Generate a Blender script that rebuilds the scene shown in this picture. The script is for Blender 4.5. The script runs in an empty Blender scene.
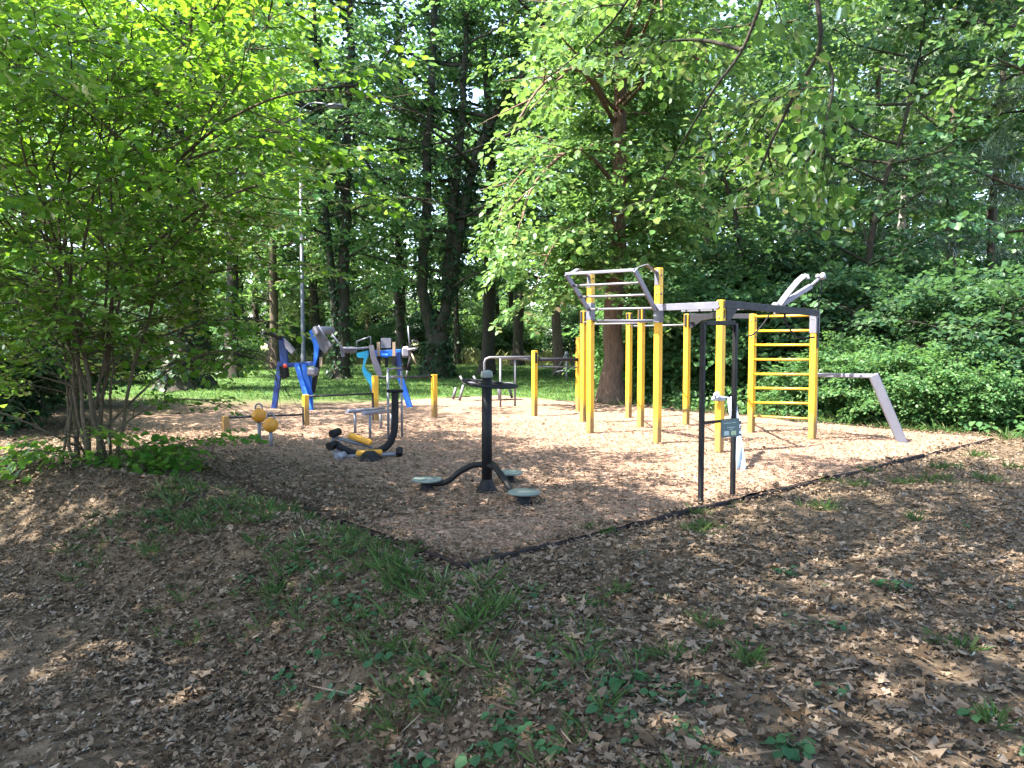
import bpy, math, random
import numpy as np
from mathutils import Vector, Matrix

R = math.radians
rnd = random.Random(7)
C = bpy.context.scene.collection

# ------------------------------------------------------------------ camera maths
F = 760.0
CAMH = 1.7
TILT = math.atan(44 / F)
CAM = Vector((0, 0, CAMH))
FW = Vector((0, math.cos(TILT), -math.sin(TILT)))
UP = Vector((0, math.sin(TILT), math.cos(TILT)))

def ray(px, py):
    return FW + Vector((1, 0, 0)) * ((px - 512) / F) + UP * ((384 - py) / F)

def G(px, py, z=0.0):
    d = ray(px, py)
    return CAM + d * ((z - CAMH) / d.z)

def A(px, py, Y):
    d = ray(px, py)
    return CAM + d * (Y / d.y)

# ------------------------------------------------------------------ object helpers
def prop(o, label=None, cat=None, group=None, kind=None):
    if label: o['label'] = label
    if cat: o['category'] = cat
    if group: o['group'] = group
    if kind: o['kind'] = kind
    return o

def thing(name, loc, label, cat, group=None, rz=0.0):
    o = bpy.data.objects.new(name, None)
    C.objects.link(o)
    o.location = loc
    o.rotation_euler = (0, 0, rz)
    o.empty_display_size = 0.2
    return prop(o, label, cat, group)

def raw_mesh(name, V, faces_loops, totals, mat=None, smooth=False):
    me = bpy.data.meshes.new(name)
    V = np.asarray(V, dtype=np.float32)
    L = np.asarray(faces_loops, dtype=np.int32).ravel()
    T = np.asarray(totals, dtype=np.int32)
    me.vertices.add(len(V)); me.vertices.foreach_set('co', V.ravel())
    me.loops.add(len(L)); me.loops.foreach_set('vertex_index', L)
    me.polygons.add(len(T))
    st = np.zeros(len(T), dtype=np.int32); st[1:] = np.cumsum(T)[:-1]
    me.polygons.foreach_set('loop_start', st)
    me.polygons.foreach_set('loop_total', T)
    if smooth: me.polygons.foreach_set('use_smooth', np.ones(len(T), dtype=bool))
    me.update(calc_edges=True)
    if mat: me.materials.append(mat)
    return me

def link(name, me, parent=None):
    o = bpy.data.objects.new(name, me)
    C.objects.link(o)
    if parent:
        o.parent = parent
        o.matrix_parent_inverse = Matrix.Identity(4)
    return o

class MB:
    """collects shapes in world space and links them as one mesh"""
    def __init__(s): s.v = []; s.f = []; s.sm = []
    def add(s, vs, fs, smooth=False):
        n = len(s.v)
        s.v += [Vector(p) for p in vs]
        s.f += [[i + n for i in f] for f in fs]
        s.sm += [smooth] * len(fs)
        return s
    def beam(s, p0, p1, w, h, up=(0, 0, 1), ch=0.006):
        p0, p1 = Vector(p0), Vector(p1)
        d = (p1 - p0).normalized(); up = Vector(up)
        x = d.cross(up)
        if x.length < 1e-4: x = d.cross(Vector((1, 0, 0)))
        x.normalize(); y = x.cross(d)
        a, b, c = w / 2, h / 2, min(ch, w * .3, h * .3)
        pr = [(a - c, -b), (a, -b + c), (a, b - c), (a - c, b), (-a + c, b), (-a, b - c), (-a, -b + c), (-a + c, -b)]
        L = (p1 - p0).length; e = min(c, L * .2)
        rings = [(p0, 1, 0), (p0 + d * e, 0, 0), (p1 - d * e, 0, 0), (p1, 1, 0)]
        vs = []
        for q, k, _ in rings:
            for (u, v) in pr:
                ku = (abs(u) - c * k) / abs(u) if abs(u) > 1e-6 else 1
                kv = (abs(v) - c * k) / abs(v) if abs(v) > 1e-6 else 1
                vs.append(q + x * u * ku + y * v * kv)
        fs = []
        for r in range(3):
            for i in range(8):
                j = (i + 1) % 8
                fs.append([r * 8 + i, r * 8 + j, r * 8 + 8 + j, r * 8 + 8 + i])
        fs.append(list(range(7, -1, -1))); fs.append([24 + i for i in range(8)])
        return s.add(vs, fs)
    def post(s, x, y, z0, z1, w, rz, ch=0.008):
        return s.beam((x, y, z0), (x, y, z1), w, w, up=(math.cos(rz), math.sin(rz), 0), ch=ch)
    def tube(s, pts, r, n=10, cap=True):
        pts = [Vector(p) for p in pts]
        rs = r if isinstance(r, (list, tuple)) else [r] * len(pts)
        vs = []; fs = []; prev = None
        for i, p in enumerate(pts):
            t = (pts[min(i + 1, len(pts) - 1)] - pts[max(i - 1, 0)]).normalized()
            if prev is None:
                x = t.orthogonal().normalized()
            else:
                x = (prev - t * prev.dot(t))
                x = x.normalized() if x.length > 1e-5 else t.orthogonal().normalized()
            prev = x; y = t.cross(x)
            for k in range(n):
                a = 2 * math.pi * k / n
                vs.append(p + (x * math.cos(a) + y * math.sin(a)) * rs[i])
        for i in range(len(pts) - 1):
            for k in range(n):
                j = (k + 1) % n
                fs.append([i * n + k, i * n + j, i * n + n + j, i * n + n + k])
        s.add(vs, fs, True)
        if cap:
            m = len(s.v) - len(vs)
            s.f.append([m + k for k in range(n - 1, -1, -1)]); s.sm.append(False)
            s.f.append([m + (len(pts) - 1) * n + k for k in range(n)]); s.sm.append(False)
        return s
    def lathe(s, o, prof, n=20, axis=None):
        o = Vector(o); q = Vector((0, 0, 1)).rotation_difference(Vector(axis)) if axis else None
        vs = []; fs = []
        for (r, z) in prof:
            for k in range(n):
                a = 2 * math.pi * k / n
                p = Vector((r * math.cos(a), r * math.sin(a), z))
                if q: p.rotate(q)
                vs.append(o + p)
        for i in range(len(prof) - 1):
            for k in range(n):
                j = (k + 1) % n
                fs.append([i * n + k, i * n + j, i * n + n + j, i * n + n + k])
        fs.append(list(range(n - 1, -1, -1))); fs.append([(len(prof) - 1) * n + k for k in range(n)])
        return s.add(vs, fs, True)
    def ball(s, c, r, sx=1, sy=1, sz=1, n=16):
        prof = [(max(1e-4, r * math.sin(math.pi * i / 10)), -r * math.cos(math.pi * i / 10)) for i in range(11)]
        m = len(s.v); s.lathe((0, 0, 0), prof, n)
        for i in range(m, len(s.v)):
            p = s.v[i]; s.v[i] = Vector((p.x * sx, p.y * sy, p.z * sz)) + Vector(c)
        return s
    def slab(s, outline, depth):
        """closed outline (world points) given thickness along a vector"""
        d = Vector(depth); n = len(outline); o = [Vector(p) for p in outline]
        vs = [p - d / 2 for p in o] + [p + d / 2 for p in o]
        fs = [list(range(n)), list(range(2 * n - 1, n - 1, -1))]
        for i in range(n):
            j = (i + 1) % n
            fs.append([i, i + n, j + n, j])
        return s.add(vs, fs)
    def build(s, name, mat, parent=None, smooth=None):
        vs = s.v
        if parent:
            inv = (Matrix.Translation(parent_loc(parent)) @ Matrix.Rotation(parent_rz(parent), 4, 'Z')).inverted()
            vs = [inv @ p for p in vs]
        loops = [i for f in s.f for i in f]
        me = raw_mesh(name, np.array([tuple(p) for p in vs]), loops, [len(f) for f in s.f], mat)
        me.polygons.foreach_set('use_smooth', np.array(s.sm, dtype=bool))
        me.validate()
        return link(name, me, parent)

def parent_loc(o):
    v = Vector((0, 0, 0))
    while o: v = v + Vector(o.location); o = o.parent
    return v
def parent_rz(o): return 0.0 if o.parent else o.rotation_euler.z

def smooth_path(pts, k=4):
    pts = [Vector(p) for p in pts]; out = []
    for i in range(len(pts) - 1):
        p0 = pts[max(i - 1, 0)]; p1 = pts[i]; p2 = pts[i + 1]; p3 = pts[min(i + 2, len(pts) - 1)]
        for j in range(k):
            t = j / k
            out.append(0.5 * ((2 * p1) + (p2 - p0) * t + (2 * p0 - 5 * p1 + 4 * p2 - p3) * t * t + (3 * p1 - p0 - 3 * p2 + p3) * t ** 3))
    out.append(pts[-1])
    return out

# ------------------------------------------------------------------ materials
def mat(name):
    m = bpy.data.materials.new(name); m.use_nodes = True
    nt = m.node_tree; nt.nodes.clear()
    out = nt.nodes.new('ShaderNodeOutputMaterial')
    return m, nt, out
def N(nt, t, **kw):
    n = nt.nodes.new(t)
    for k, v in kw.items():
        if k in n.inputs.keys(): n.inputs[k].default_value = v
        else: setattr(n, k, v)
    return n
def ramp(nt, fac, stops, interp='LINEAR'):
    r = nt.nodes.new('ShaderNodeValToRGB'); r.color_ramp.interpolation = interp
    e = r.color_ramp.elements
    while len(e) < len(stops): e.new(0.5)
    for i, (p, c) in enumerate(stops):
        e[i].position = p; e[i].color = (c[0], c[1], c[2], 1)
    nt.links.new(fac, r.inputs[0]); return r.outputs[0]
def coords(nt, kind='Object'):
    return nt.nodes.new('ShaderNodeTexCoord').outputs[kind]
def noise(nt, co, scale, detail=4, rough=.55, dist=0.0, out='Fac'):
    n = N(nt, 'ShaderNodeTexNoise'); n.inputs['Scale'].default_value = scale
    n.inputs['Detail'].default_value = detail; n.inputs['Roughness'].default_value = rough
    n.inputs['Distortion'].default_value = dist
    nt.links.new(co, n.inputs['Vector']); return n.outputs[out]
def mixc(nt, fac, a, b, mode='MIX'):
    m = nt.nodes.new('ShaderNodeMix'); m.data_type = 'RGBA'; m.blend_type = mode
    for s, v in ((m.inputs[0], fac), (m.inputs[6], a), (m.inputs[7], b)):
        if isinstance(v, bpy.types.NodeSocket): nt.links.new(v, s)
        elif isinstance(v, (int, float)): s.default_value = v
        else: s.default_value = (v[0], v[1], v[2], 1)
    return m.outputs[2]
def bump(nt, h, strength=.4, dist=.02):
    b = nt.nodes.new('ShaderNodeBump'); b.inputs['Strength'].default_value = strength
    b.inputs['Distance'].default_value = dist; nt.links.new(h, b.inputs['Height']); return b.outputs[0]
def setc(nt, sock, v):
    if isinstance(v, bpy.types.NodeSocket): nt.links.new(v, sock)
    else: sock.default_value = (v[0], v[1], v[2], 1)

def paint(name, col, wear=(.25, .2, .15), rough=.4, metal=0.0, amount=.12, scale=14, dirt=False):
    m, nt, out = mat(name)
    co = coords(nt)
    n1 = noise(nt, co, scale, 6, .7)
    n2 = noise(nt, co, 3.0, 3)
    mask = ramp(nt, n1, [(0.5 + .25 - amount, (0, 0, 0)), (.80 - amount * .3, (1, 1, 1))])
    base = mixc(nt, ramp(nt, n2, [(.3, (0, 0, 0)), (.75, (1, 1, 1))]), col, tuple(c * .78 for c in col))
    c = mixc(nt, mask, base, wear)
    if dirt:   # earth splashed up round the foot, reaching unevenly
        sz = nt.nodes.new('ShaderNodeSeparateXYZ'); nt.links.new(co, sz.inputs[0])
        ad = N(nt, 'ShaderNodeMath', operation='MULTIPLY_ADD'); nt.links.new(n1, ad.inputs[0]); ad.inputs[1].default_value = -.55; nt.links.new(sz.outputs[2], ad.inputs[2])
        c = mixc(nt, ramp(nt, ad.outputs[0], [(0.0, (.85, .85, .85)), (.22, (0, 0, 0))]), c, (.13, .08, .035))
    p = N(nt, 'ShaderNodeBsdfPrincipled', Metallic=metal)
    if max(col) < .05: p.inputs['Specular IOR Level'].default_value = .18
    setc(nt, p.inputs['Base Color'], c)
    rr = ramp(nt, n1, [(.3, (rough - .1,) * 3), (.8, (min(1, rough + .25),) * 3)])
    nt.links.new(rr, p.inputs['Roughness'])
    nt.links.new(bump(nt, n1, .12, .004), p.inputs['Normal'])
    nt.links.new(p.outputs[0], out.inputs[0])
    return m

M = {}
M['yellow'] = paint('yellow_paint', (.56, .31, .012), (.28, .16, .04), .45, 0, .11, 14, True)
M['yellow_dull'] = paint('yellow_plastic', (.50, .23, .010), (.25, .17, .05), .5, 0, .14)
M['ball'] = paint('ball_rubber', (.44, .19, .01), (.16, .09, .03), .55, 0, .16, 20)
M['steel'] = paint('galvanised_steel', (.15, .15, .17), (.09, .088, .085), .48, .4, .12)
M['lightsteel'] = paint('pale_steel', (.15, .15, .19), (.09, .09, .105), .42, .35, .1)
M['graysteel'] = paint('grey_painted_steel', (.115, .115, .14), (.08, .075, .07), .5, .2, .12)
M['darksteel'] = paint('dark_plate', (.022, .022, .028), (.05, .045, .04), .5, .1, .1)
M['black'] = paint('black_paint', (.006, .006, .007), (.022, .018, .016), .55, 0, .06)
M['rubber'] = paint('black_rubber', (.010, .010, .012), (.03, .027, .025), .7, 0, .10)
M['tread'] = paint('disc_tread', (.10, .125, .11), (.06, .065, .06), .65, 0, .14, 30)
M['cap'] = paint('worn_cap', (.12, .14, .13), (.06, .06, .055), .65, 0, .14, 30)
M['blue'] = paint('blue_paint', (.008, .11, .52), (.04, .08, .2), .38, 0, .1)
M['navy'] = paint('navy_paint', (.010, .040, .20), (.04, .05, .10), .4, 0, .1)
M['cyan'] = paint('cyan_paint', (.02, .36, .60), (.10, .25, .3), .38, 0, .1)
M['greyplastic'] = paint('grey_plastic', (.13, .125, .16), (.08, .075, .08), .6, 0, .12)
M['tan'] = paint('tan_strip', (.24, .17, .12), (.12, .09, .06), .65, 0, .12)
M['red'] = paint('red_cap', (.55, .05, .03), (.3, .06, .04), .5, 0, .1)
M['cloth'] = paint('white_plastic_cloth', (.27, .32, .39), (.18, .20, .22), .55, 0, .16, 9)
M['letter'] = paint('dark_lettering', (.02, .03, .06), (.05, .05, .07), .6, 0, .08)
M['sign'] = paint('sign_face', (.035, .07, .075), (.09, .11, .11), .45, 0, .12)
M['signmark'] = paint('sign_print', (.30, .36, .34), (.2, .24, .22), .5, 0, .1)
M['signgreen'] = paint('sign_print_green', (.30, .36, .20), (.2, .24, .14), .5, 0, .1)
M['kerb'] = paint('kerb_rubber', (.022, .016, .014), (.06, .042, .03), .85, 0, .2, 9)
M['lamp'] = paint('lamp_grey', (.07, .078, .095), (.05, .053, .06), .5, .1, .1)
M['whiteframe'] = paint('white_tube', (.18, .18, .20), (.12, .12, .118), .5, 0, .1)

def bark_mat(name, c1, c2, moss=None, scale=1.0):
    m, nt, out = mat(name)
    co = coords(nt)
    mp = N(nt, 'ShaderNodeMapping'); mp.inputs['Scale'].default_value = (9 * scale, 9 * scale, 1.6 * scale)
    nt.links.new(co, mp.inputs['Vector'])
    n1 = noise(nt, mp.outputs[0], 2.2, 8, .68, .6)
    n2 = noise(nt, co, 1.3, 4)
    c = ramp(nt, n1, [(.28, c1), (.5, tuple((a + b) / 2 for a, b in zip(c1, c2))), (.72, c2)])
    if moss:
        c = mixc(nt, ramp(nt, n2, [(.48, (0, 0, 0)), (.68, (.75, .75, .75))]), c, moss)
    p = N(nt, 'ShaderNodeBsdfPrincipled', Roughness=.9)
    setc(nt, p.inputs['Base Color'], c)
    p.inputs['Specular IOR Level'].default_value = .2
    nt.links.new(bump(nt, n1, .9, .05), p.inputs['Normal'])
    nt.links.new(p.outputs[0], out.inputs[0])
    return m
M['bark'] = bark_mat('furrowed_bark', (.030, .022, .016), (.135, .098, .070), (.045, .055, .022))
M['bark_red'] = bark_mat('brown_bark', (.045, .029, .021), (.19, .125, .088))
M['bark_dark'] = bark_mat('dark_bark', (.014, .012, .010), (.065, .055, .042), (.03, .04, .016))
M['bark_thin'] = bark_mat('hazel_bark', (.035, .028, .018), (.15, .115, .075), (.05, .06, .02), 2.5)
M['bark_pale'] = bark_mat('pale_bark', (.16, .14, .12), (.42, .39, .34))

def leaf_mat(name, cols, trans, gloss=.09, tw=.42, rough=.38):
    """cols: dark to light leaf colours picked per leaf; trans: colour of light passing through"""
    m, nt, out = mat(name)
    geo = nt.nodes.new('ShaderNodeNewGeometry'); oi = nt.nodes.new('ShaderNodeObjectInfo')
    k = len(cols)
    c = ramp(nt, geo.outputs['Random Per Island'], [(i / (k - 1), cols[i]) for i in range(k)])
    hs = N(nt, 'ShaderNodeHueSaturation')
    mr = N(nt, 'ShaderNodeMapRange'); nt.links.new(oi.outputs['Random'], mr.inputs[0])
    mr.inputs[3].default_value = .80; mr.inputs[4].default_value = 1.2
    nt.links.new(mr.outputs[0], hs.inputs['Value']); nt.links.new(c, hs.inputs['Color'])
    d = N(nt, 'ShaderNodeBsdfDiffuse'); nt.links.new(hs.outputs[0], d.inputs[0])
    t = N(nt, 'ShaderNodeBsdfTranslucent')
    tc = mixc(nt, .65, hs.outputs[0], trans); nt.links.new(tc, t.inputs[0])
    mx = N(nt, 'ShaderNodeMixShader'); mx.inputs[0].default_value = tw
    nt.links.new(d.outputs[0], mx.inputs[1]); nt.links.new(t.outputs[0], mx.inputs[2])
    g = N(nt, 'ShaderNodeBsdfAnisotropic') if False else N(nt, 'ShaderNodeBsdfGlossy')
    g.inputs['Roughness'].default_value = rough; g.inputs[0].default_value = (.9, .95, .9, 1)
    fr = N(nt, 'ShaderNodeLayerWeight'); fr.inputs[0].default_value = .25
    ml = N(nt, 'ShaderNodeMath', operation='MULTIPLY'); nt.links.new(fr.outputs['Fresnel'], ml.inputs[0]); ml.inputs[1].default_value = gloss * 4
    mx2 = N(nt, 'ShaderNodeMixShader'); nt.links.new(ml.outputs[0], mx2.inputs[0])
    nt.links.new(mx.outputs[0], mx2.inputs[1]); nt.links.new(g.outputs[0], mx2.inputs[2])
    nt.links.new(mx2.outputs[0], out.inputs[0])
    return m
M['leaf_hazel'] = leaf_mat('hazel_leaf', [(.016, .058, .009), (.030, .090, .013), (.052, .125, .018), (.095, .165, .022)], (.27, .52, .025), .07, .52)
M['leaf_maple'] = leaf_mat('maple_leaf', [(.020, .060, .014), (.038, .088, .02), (.060, .118, .03), (.10, .15, .04)], (.20, .38, .05), .07, .45)
M['leaf_light'] = leaf_mat('light_leaf', [(.024, .070, .018), (.044, .108, .026), (.072, .145, .040), (.120, .180, .06)], (.24, .42, .07), .10, .45)
M['leaf_mid'] = leaf_mat('mid_leaf', [(.020, .066, .024), (.038, .100, .034), (.060, .130, .044), (.095, .16, .058)], (.20, .40, .08), .10, .48)
M['leaf_dark'] = leaf_mat('dark_leaf', [(.012, .038, .020), (.022, .058, .028), (.040, .088, .038), (.075, .125, .055)], (.12, .26, .06), .07, .42)
M['leaf_ivy'] = leaf_mat('ivy_leaf', [(.010, .028, .012), (.018, .045, .017), (.032, .066, .024)], (.06, .14, .03), .12, .25)
M['needle'] = leaf_mat('pine_needle', [(.05, .10, .06), (.08, .13, .08), (.12, .17, .11)], (.2, .3, .15), .10, .25)
M['grass'] = leaf_mat('grass_blade', [(.018, .056, .016), (.030, .082, .022), (.050, .115, .030), (.12, .13, .055)], (.18, .30, .05), .06, .35)
M['weed'] = leaf_mat('weed_leaf', [(.020, .062, .026), (.032, .086, .034), (.052, .12, .048)], (.12, .28, .06), .08, .35)
M['meadow'] = leaf_mat('meadow_grass', [(.12, .15, .05), (.20, .22, .09), (.30, .30, .15)], (.35, .38, .14), .05, .35)
M['litter'] = leaf_mat('dry_leaf', [(.030, .019, .011), (.066, .044, .027), (.110, .076, .049), (.150, .108, .074), (.205, .155, .112)], (.20, .12, .06), .05, .15, .5)
M['chips'] = leaf_mat('wood_chip', [(.065, .039, .026), (.135, .080, .049), (.22, .137, .090), (.31, .21, .15)], (.2, .1, .05), .03, .05, .6)

def ground_mat():
    m, nt, out = mat('park_soil_and_grass')
    co = coords(nt)
    n1 = noise(nt, co, .35, 5, .6); n2 = noise(nt, co, 6, 6, .65); n3 = noise(nt, co, 45, 4, .7)
    soil = ramp(nt, n2, [(.3, (.038, .028, .016)), (.5, (.078, .058, .034)), (.72, (.125, .094, .060))])
    soil = mixc(nt, .45, soil, ramp(nt, n3, [(.3, (.03, .02, .014)), (.7, (.16, .115, .08))]))
    lawn = ramp(nt, n2, [(.3, (.030, .060, .016)), (.55, (.050, .095, .022)), (.75, (.10, .13, .04))])
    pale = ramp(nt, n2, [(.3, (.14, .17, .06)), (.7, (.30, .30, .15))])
    sep = nt.nodes.new('ShaderNodeSeparateXYZ'); nt.links.new(co, sep.inputs[0])
    # lawn begins behind the mulch: measured along the direction square to the mulch's edges
    def lin(a, b, c, lo, hi, wob):
        s1 = N(nt, 'ShaderNodeMath', operation='MULTIPLY'); nt.links.new(sep.outputs[0], s1.inputs[0]); s1.inputs[1].default_value = a
        s2 = N(nt, 'ShaderNodeMath', operation='MULTIPLY_ADD'); nt.links.new(sep.outputs[1], s2.inputs[0]); s2.inputs[1].default_value = b
        nt.links.new(s1.outputs[0], s2.inputs[2])
        s3 = N(nt, 'ShaderNodeMath', operation='MULTIPLY_ADD'); nt.links.new(n1, s3.inputs[0]); s3.inputs[1].default_value = wob
        nt.links.new(s2.outputs[0], s3.inputs[2])
        mr = N(nt, 'ShaderNodeMapRange'); nt.links.new(s3.outputs[0], mr.inputs[0])
        mr.inputs[1].default_value = lo; mr.inputs[2].default_value = hi
        return mr.outputs[0]
    c = mixc(nt, lin(.05, 1, 0, 21.5, 24.5, 4), soil, lawn)
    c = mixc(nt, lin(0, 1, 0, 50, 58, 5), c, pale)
    p = N(nt, 'ShaderNodeBsdfPrincipled', Roughness=.95)
    p.inputs['Specular IOR Level'].default_value = .15
    setc(nt, p.inputs['Base Color'], c)
    nt.links.new(bump(nt, n3, .8, .03), p.inputs['Normal'])
    nt.links.new(p.outputs[0], out.inputs[0])
    return m
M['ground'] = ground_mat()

def mulch_mat():
    m, nt, out = mat('bark_mulch')
    co = coords(nt)
    mp = N(nt, 'ShaderNodeMapping'); mp.inputs['Scale'].default_value = (1, 1, 1); nt.links.new(co, mp.inputs['Vector'])
    v = N(nt, 'ShaderNodeTexVoronoi'); v.inputs['Scale'].default_value = 38; v.inputs['Randomness'].default_value = 1
    nt.links.new(mp.outputs[0], v.inputs['Vector'])
    n1 = noise(nt, co, .7, 5, .6); n2 = noise(nt, co, 14, 5, .7)
    s = nt.nodes.new('ShaderNodeSeparateColor'); nt.links.new(v.outputs['Color'], s.inputs[0])
    c = ramp(nt, s.outputs[0], [(0, (.085, .050, .034)), (.4, (.165, .100, .064)), (.75, (.26, .164, .112)), (1, (.34, .228, .165))])
    c = mixc(nt, ramp(nt, n1, [(.35, (0, 0, 0)), (.7, (.55, .55, .55))]), c, (.12, .088, .066))
    c = mixc(nt, ramp(nt, n2, [(.45, (0, 0, 0)), (.75, (.5, .5, .5))]), c, (.08, .052, .038))
    p = N(nt, 'ShaderNodeBsdfPrincipled', Roughness=.9)
    p.inputs['Specular IOR Level'].default_value = .2
    setc(nt, p.inputs['Base Color'], c)
    h = mixc(nt, .5, v.outputs['Distance'], n2)
    nt.links.new(bump(nt, h, .9, .03), p.inputs['Normal'])
    nt.links.new(p.outputs[0], out.inputs[0])
    return m
M['mulch'] = mulch_mat()

# ------------------------------------------------------------------ numpy noise for terrain
NR = np.random.default_rng(5)
LAT = NR.random((256, 256))
def vn(x, y):
    xi = np.floor(x).astype(int); yi = np.floor(y).astype(int)
    fx = x - xi; fy = y - yi
    fx = fx * fx * (3 - 2 * fx); fy = fy * fy * (3 - 2 * fy)
    a = LAT[xi % 256, yi % 256]; b = LAT[(xi + 1) % 256, yi % 256]
    c = LAT[xi % 256, (yi + 1) % 256]; d = LAT[(xi + 1) % 256, (yi + 1) % 256]
    return (a * (1 - fx) + b * fx) * (1 - fy) + (c * (1 - fx) + d * fx) * fy
def fbm(x, y, o=3):
    s = 0; a = 1; t = 0
    for i in range(o):
        s = s + a * vn(x * 2 ** i + 17 * i, y * 2 ** i + 31 * i); t += a; a *= .5
    return s / t - .5
def sst(a, b, x):
    t = np.clip((x - a) / (b - a), 0, 1); return t * t * (3 - 2 * t)

# mulch rectangle
C0 = np.array([-.385, 5.67]); VA = np.array([.762, .648]); UA = np.array([-.648, .762])
MV, MU = 11.4, 13.6
def mulch_uv(x, y):
    dx, dy = x - C0[0], y - C0[1]
    return dx * VA[0] + dy * VA[1], dx * UA[0] + dy * UA[1]
def mulch_out(x, y):
    """distance outside the mulch (negative inside)"""
    v, u = mulch_uv(x, y)
    return np.maximum(np.maximum(-v, v - MV), np.maximum(-u, u - MU))
CREST = [(-14, 10.6), (-6.2, 9.3), (-3.4, 7.6), (-2.0, 6.5), (-.7, 5.0), (.1, 3.6), (.7, 2.2), (1.2, -3)]
def crest_dist(x, y):
    """signed distance: positive on the low (left, near) side of the bank"""
    best = np.full(np.shape(x), 1e9); sg = np.ones(np.shape(x))
    for (ax, ay), (bx, by) in zip(CREST[:-1], CREST[1:]):
        ex, ey = bx - ax, by - ay; L2 = ex * ex + ey * ey
        t = np.clip(((x - ax) * ex + (y - ay) * ey) / L2, 0, 1)
        d = np.hypot(x - ax - t * ex, y - ay - t * ey)
        s = np.sign(ex * (y - ay) - ey * (x - ax))
        m = d < best; best = np.where(m, d, best); sg = np.where(m, -s, sg)
    return best * sg
def gz(x, y):
    x = np.asarray(x, float); y = np.asarray(y, float)
    out = mulch_out(x, y)
    s = crest_dist(x, y) + .35 * fbm(x * 1.1, y * 1.1)
    z = -.50 * sst(-.15, 1.25, s) - .10 * sst(1.2, 5, s)
    near = sst(30, 12, np.hypot(x, y))
    z = z + (.10 * fbm(x * .8, y * .8) + .05 * near * fbm(x * 3, y * 3) + .03 * near * fbm(x * 9, y * 9)) * sst(.05, .9, out)
    z = z + (.07 + .09 * sst(-2.0, -4.0, x)) * np.exp(-((s + .25) / .40) ** 2) * sst(.1, .6, out)
    z = z + .6 * sst(30, 90, y) * 0
    return z - .035 * (out < .3) * sst(.35, .15, out)

# ground sheet
def axis_pts(c, n, half, k):
    t = np.linspace(-1, 1, n)
    return c + half * np.sinh(k * t) / math.sinh(k)
gx = axis_pts(0, 281, 420, 6.2); gy = axis_pts(6, 281, 420, 6.2)
X, Y = np.meshgrid(gx, gy)
Z = gz(X, Y)
V = np.stack([X.ravel(), Y.ravel(), Z.ravel()], 1)
n = len(gx); I = np.arange(n * len(gy)).reshape(len(gy), n)
Q = np.stack([I[:-1, :-1], I[:-1, 1:], I[1:, 1:], I[1:, :-1]], -1).reshape(-1, 4)
prop(link('ground', raw_mesh('ground', V, Q, np.full(len(Q), 4), M['ground'], True)), kind='structure')

# mulch sheet
nv, nu = 150, 170
vv, uu = np.meshgrid(np.linspace(0, MV, nv), np.linspace(0, MU, nu))
mx_ = C0[0] + VA[0] * vv + UA[0] * uu; my_ = C0[1] + VA[1] * vv + UA[1] * uu
mz = .008 + .055 * fbm(mx_ * 1.3, my_ * 1.3) + .022 * fbm(mx_ * 7, my_ * 7, 2)
mz = mz - .10 * sst(.45, .0, vv + .25 * fbm(mx_ * 2, my_ * 2)) * sst(1.9, 2.6, uu)     # runs out thinly under the litter on the bank side
V = np.stack([mx_.ravel(), my_.ravel(), mz.ravel()], 1)
I = np.arange(nv * nu).reshape(nu, nv)
Q = np.stack([I[:-1, :-1], I[:-1, 1:], I[1:, 1:], I[1:, :-1]], -1).reshape(-1, 4)
prop(link('path_mulch_surface', raw_mesh('mulch', V, Q, np.full(len(Q), 4), M['mulch'], True)), kind='structure')
bpy.data.objects['path_mulch_surface'].name = 'mulch_ground'

# dark edging round the mulch, sunk unevenly
kb = MB()
cor = [(0, 0), (MV, 0), (MV, MU), (0, MU), (0, 0)]
for (a, b) in zip(cor[:-1], cor[1:]):
    L = math.hypot(b[0] - a[0], b[1] - a[1]); k = int(L / .9)
    for i in range(k):
        if a[0] == 0 and b[0] == 0 and a[1] + (b[1] - a[1]) * (i + .5) / k > 2.3: continue
        t0, t1 = (i + .012) / k, (i + .988) / k
        p = []
        for t in (t0, t1):
            v = a[0] + (b[0] - a[0]) * t; u = a[1] + (b[1] - a[1]) * t
            q = C0 + VA * v + UA * u
            p.append(Vector((q[0] + rnd.uniform(-.015, .015), q[1] + rnd.uniform(-.015, .015), -.032 + rnd.uniform(-.022, .016))))
        kb.beam(p[0], p[1], .034, .09, ch=.012)
prop(kb.build('mulch_kerb', M['kerb']), kind='structure')

# ------------------------------------------------------------------ foliage machinery
LEAF = np.array([(0, 0, 0), (.28, .40, .07), (.68, .34, .04), (1, 0, -.10), (.68, -.34, .04), (.28, -.40, .07)], float)
LQ = [(0, 3, 2, 1), (0, 5, 4, 3)]
def rot_zyx(a, p, r):
    ca, sa, cp, sp, cr, sr = np.cos(a), np.sin(a), np.cos(p), np.sin(p), np.cos(r), np.sin(r)
    return np.stack([np.stack([ca * cp, ca * sp * sr - sa * cr, ca * sp * cr + sa * sr], -1),
                     np.stack([sa * cp, sa * sp * sr + ca * cr, sa * sp * cr - ca * sr], -1),
                     np.stack([-sp, cp * sr, cp * cr], -1)], -2)
def leaves_at(g, P, yaw, pitch, roll, size, width=1.0):
    Rm = rot_zyx(yaw, pitch, roll)
    B = LEAF * np.array([1, width, 1])
    return (P[:, None, :] + size[:, None, None] * np.einsum('nij,kj->nki', Rm, B)).reshape(-1, 3)
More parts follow.
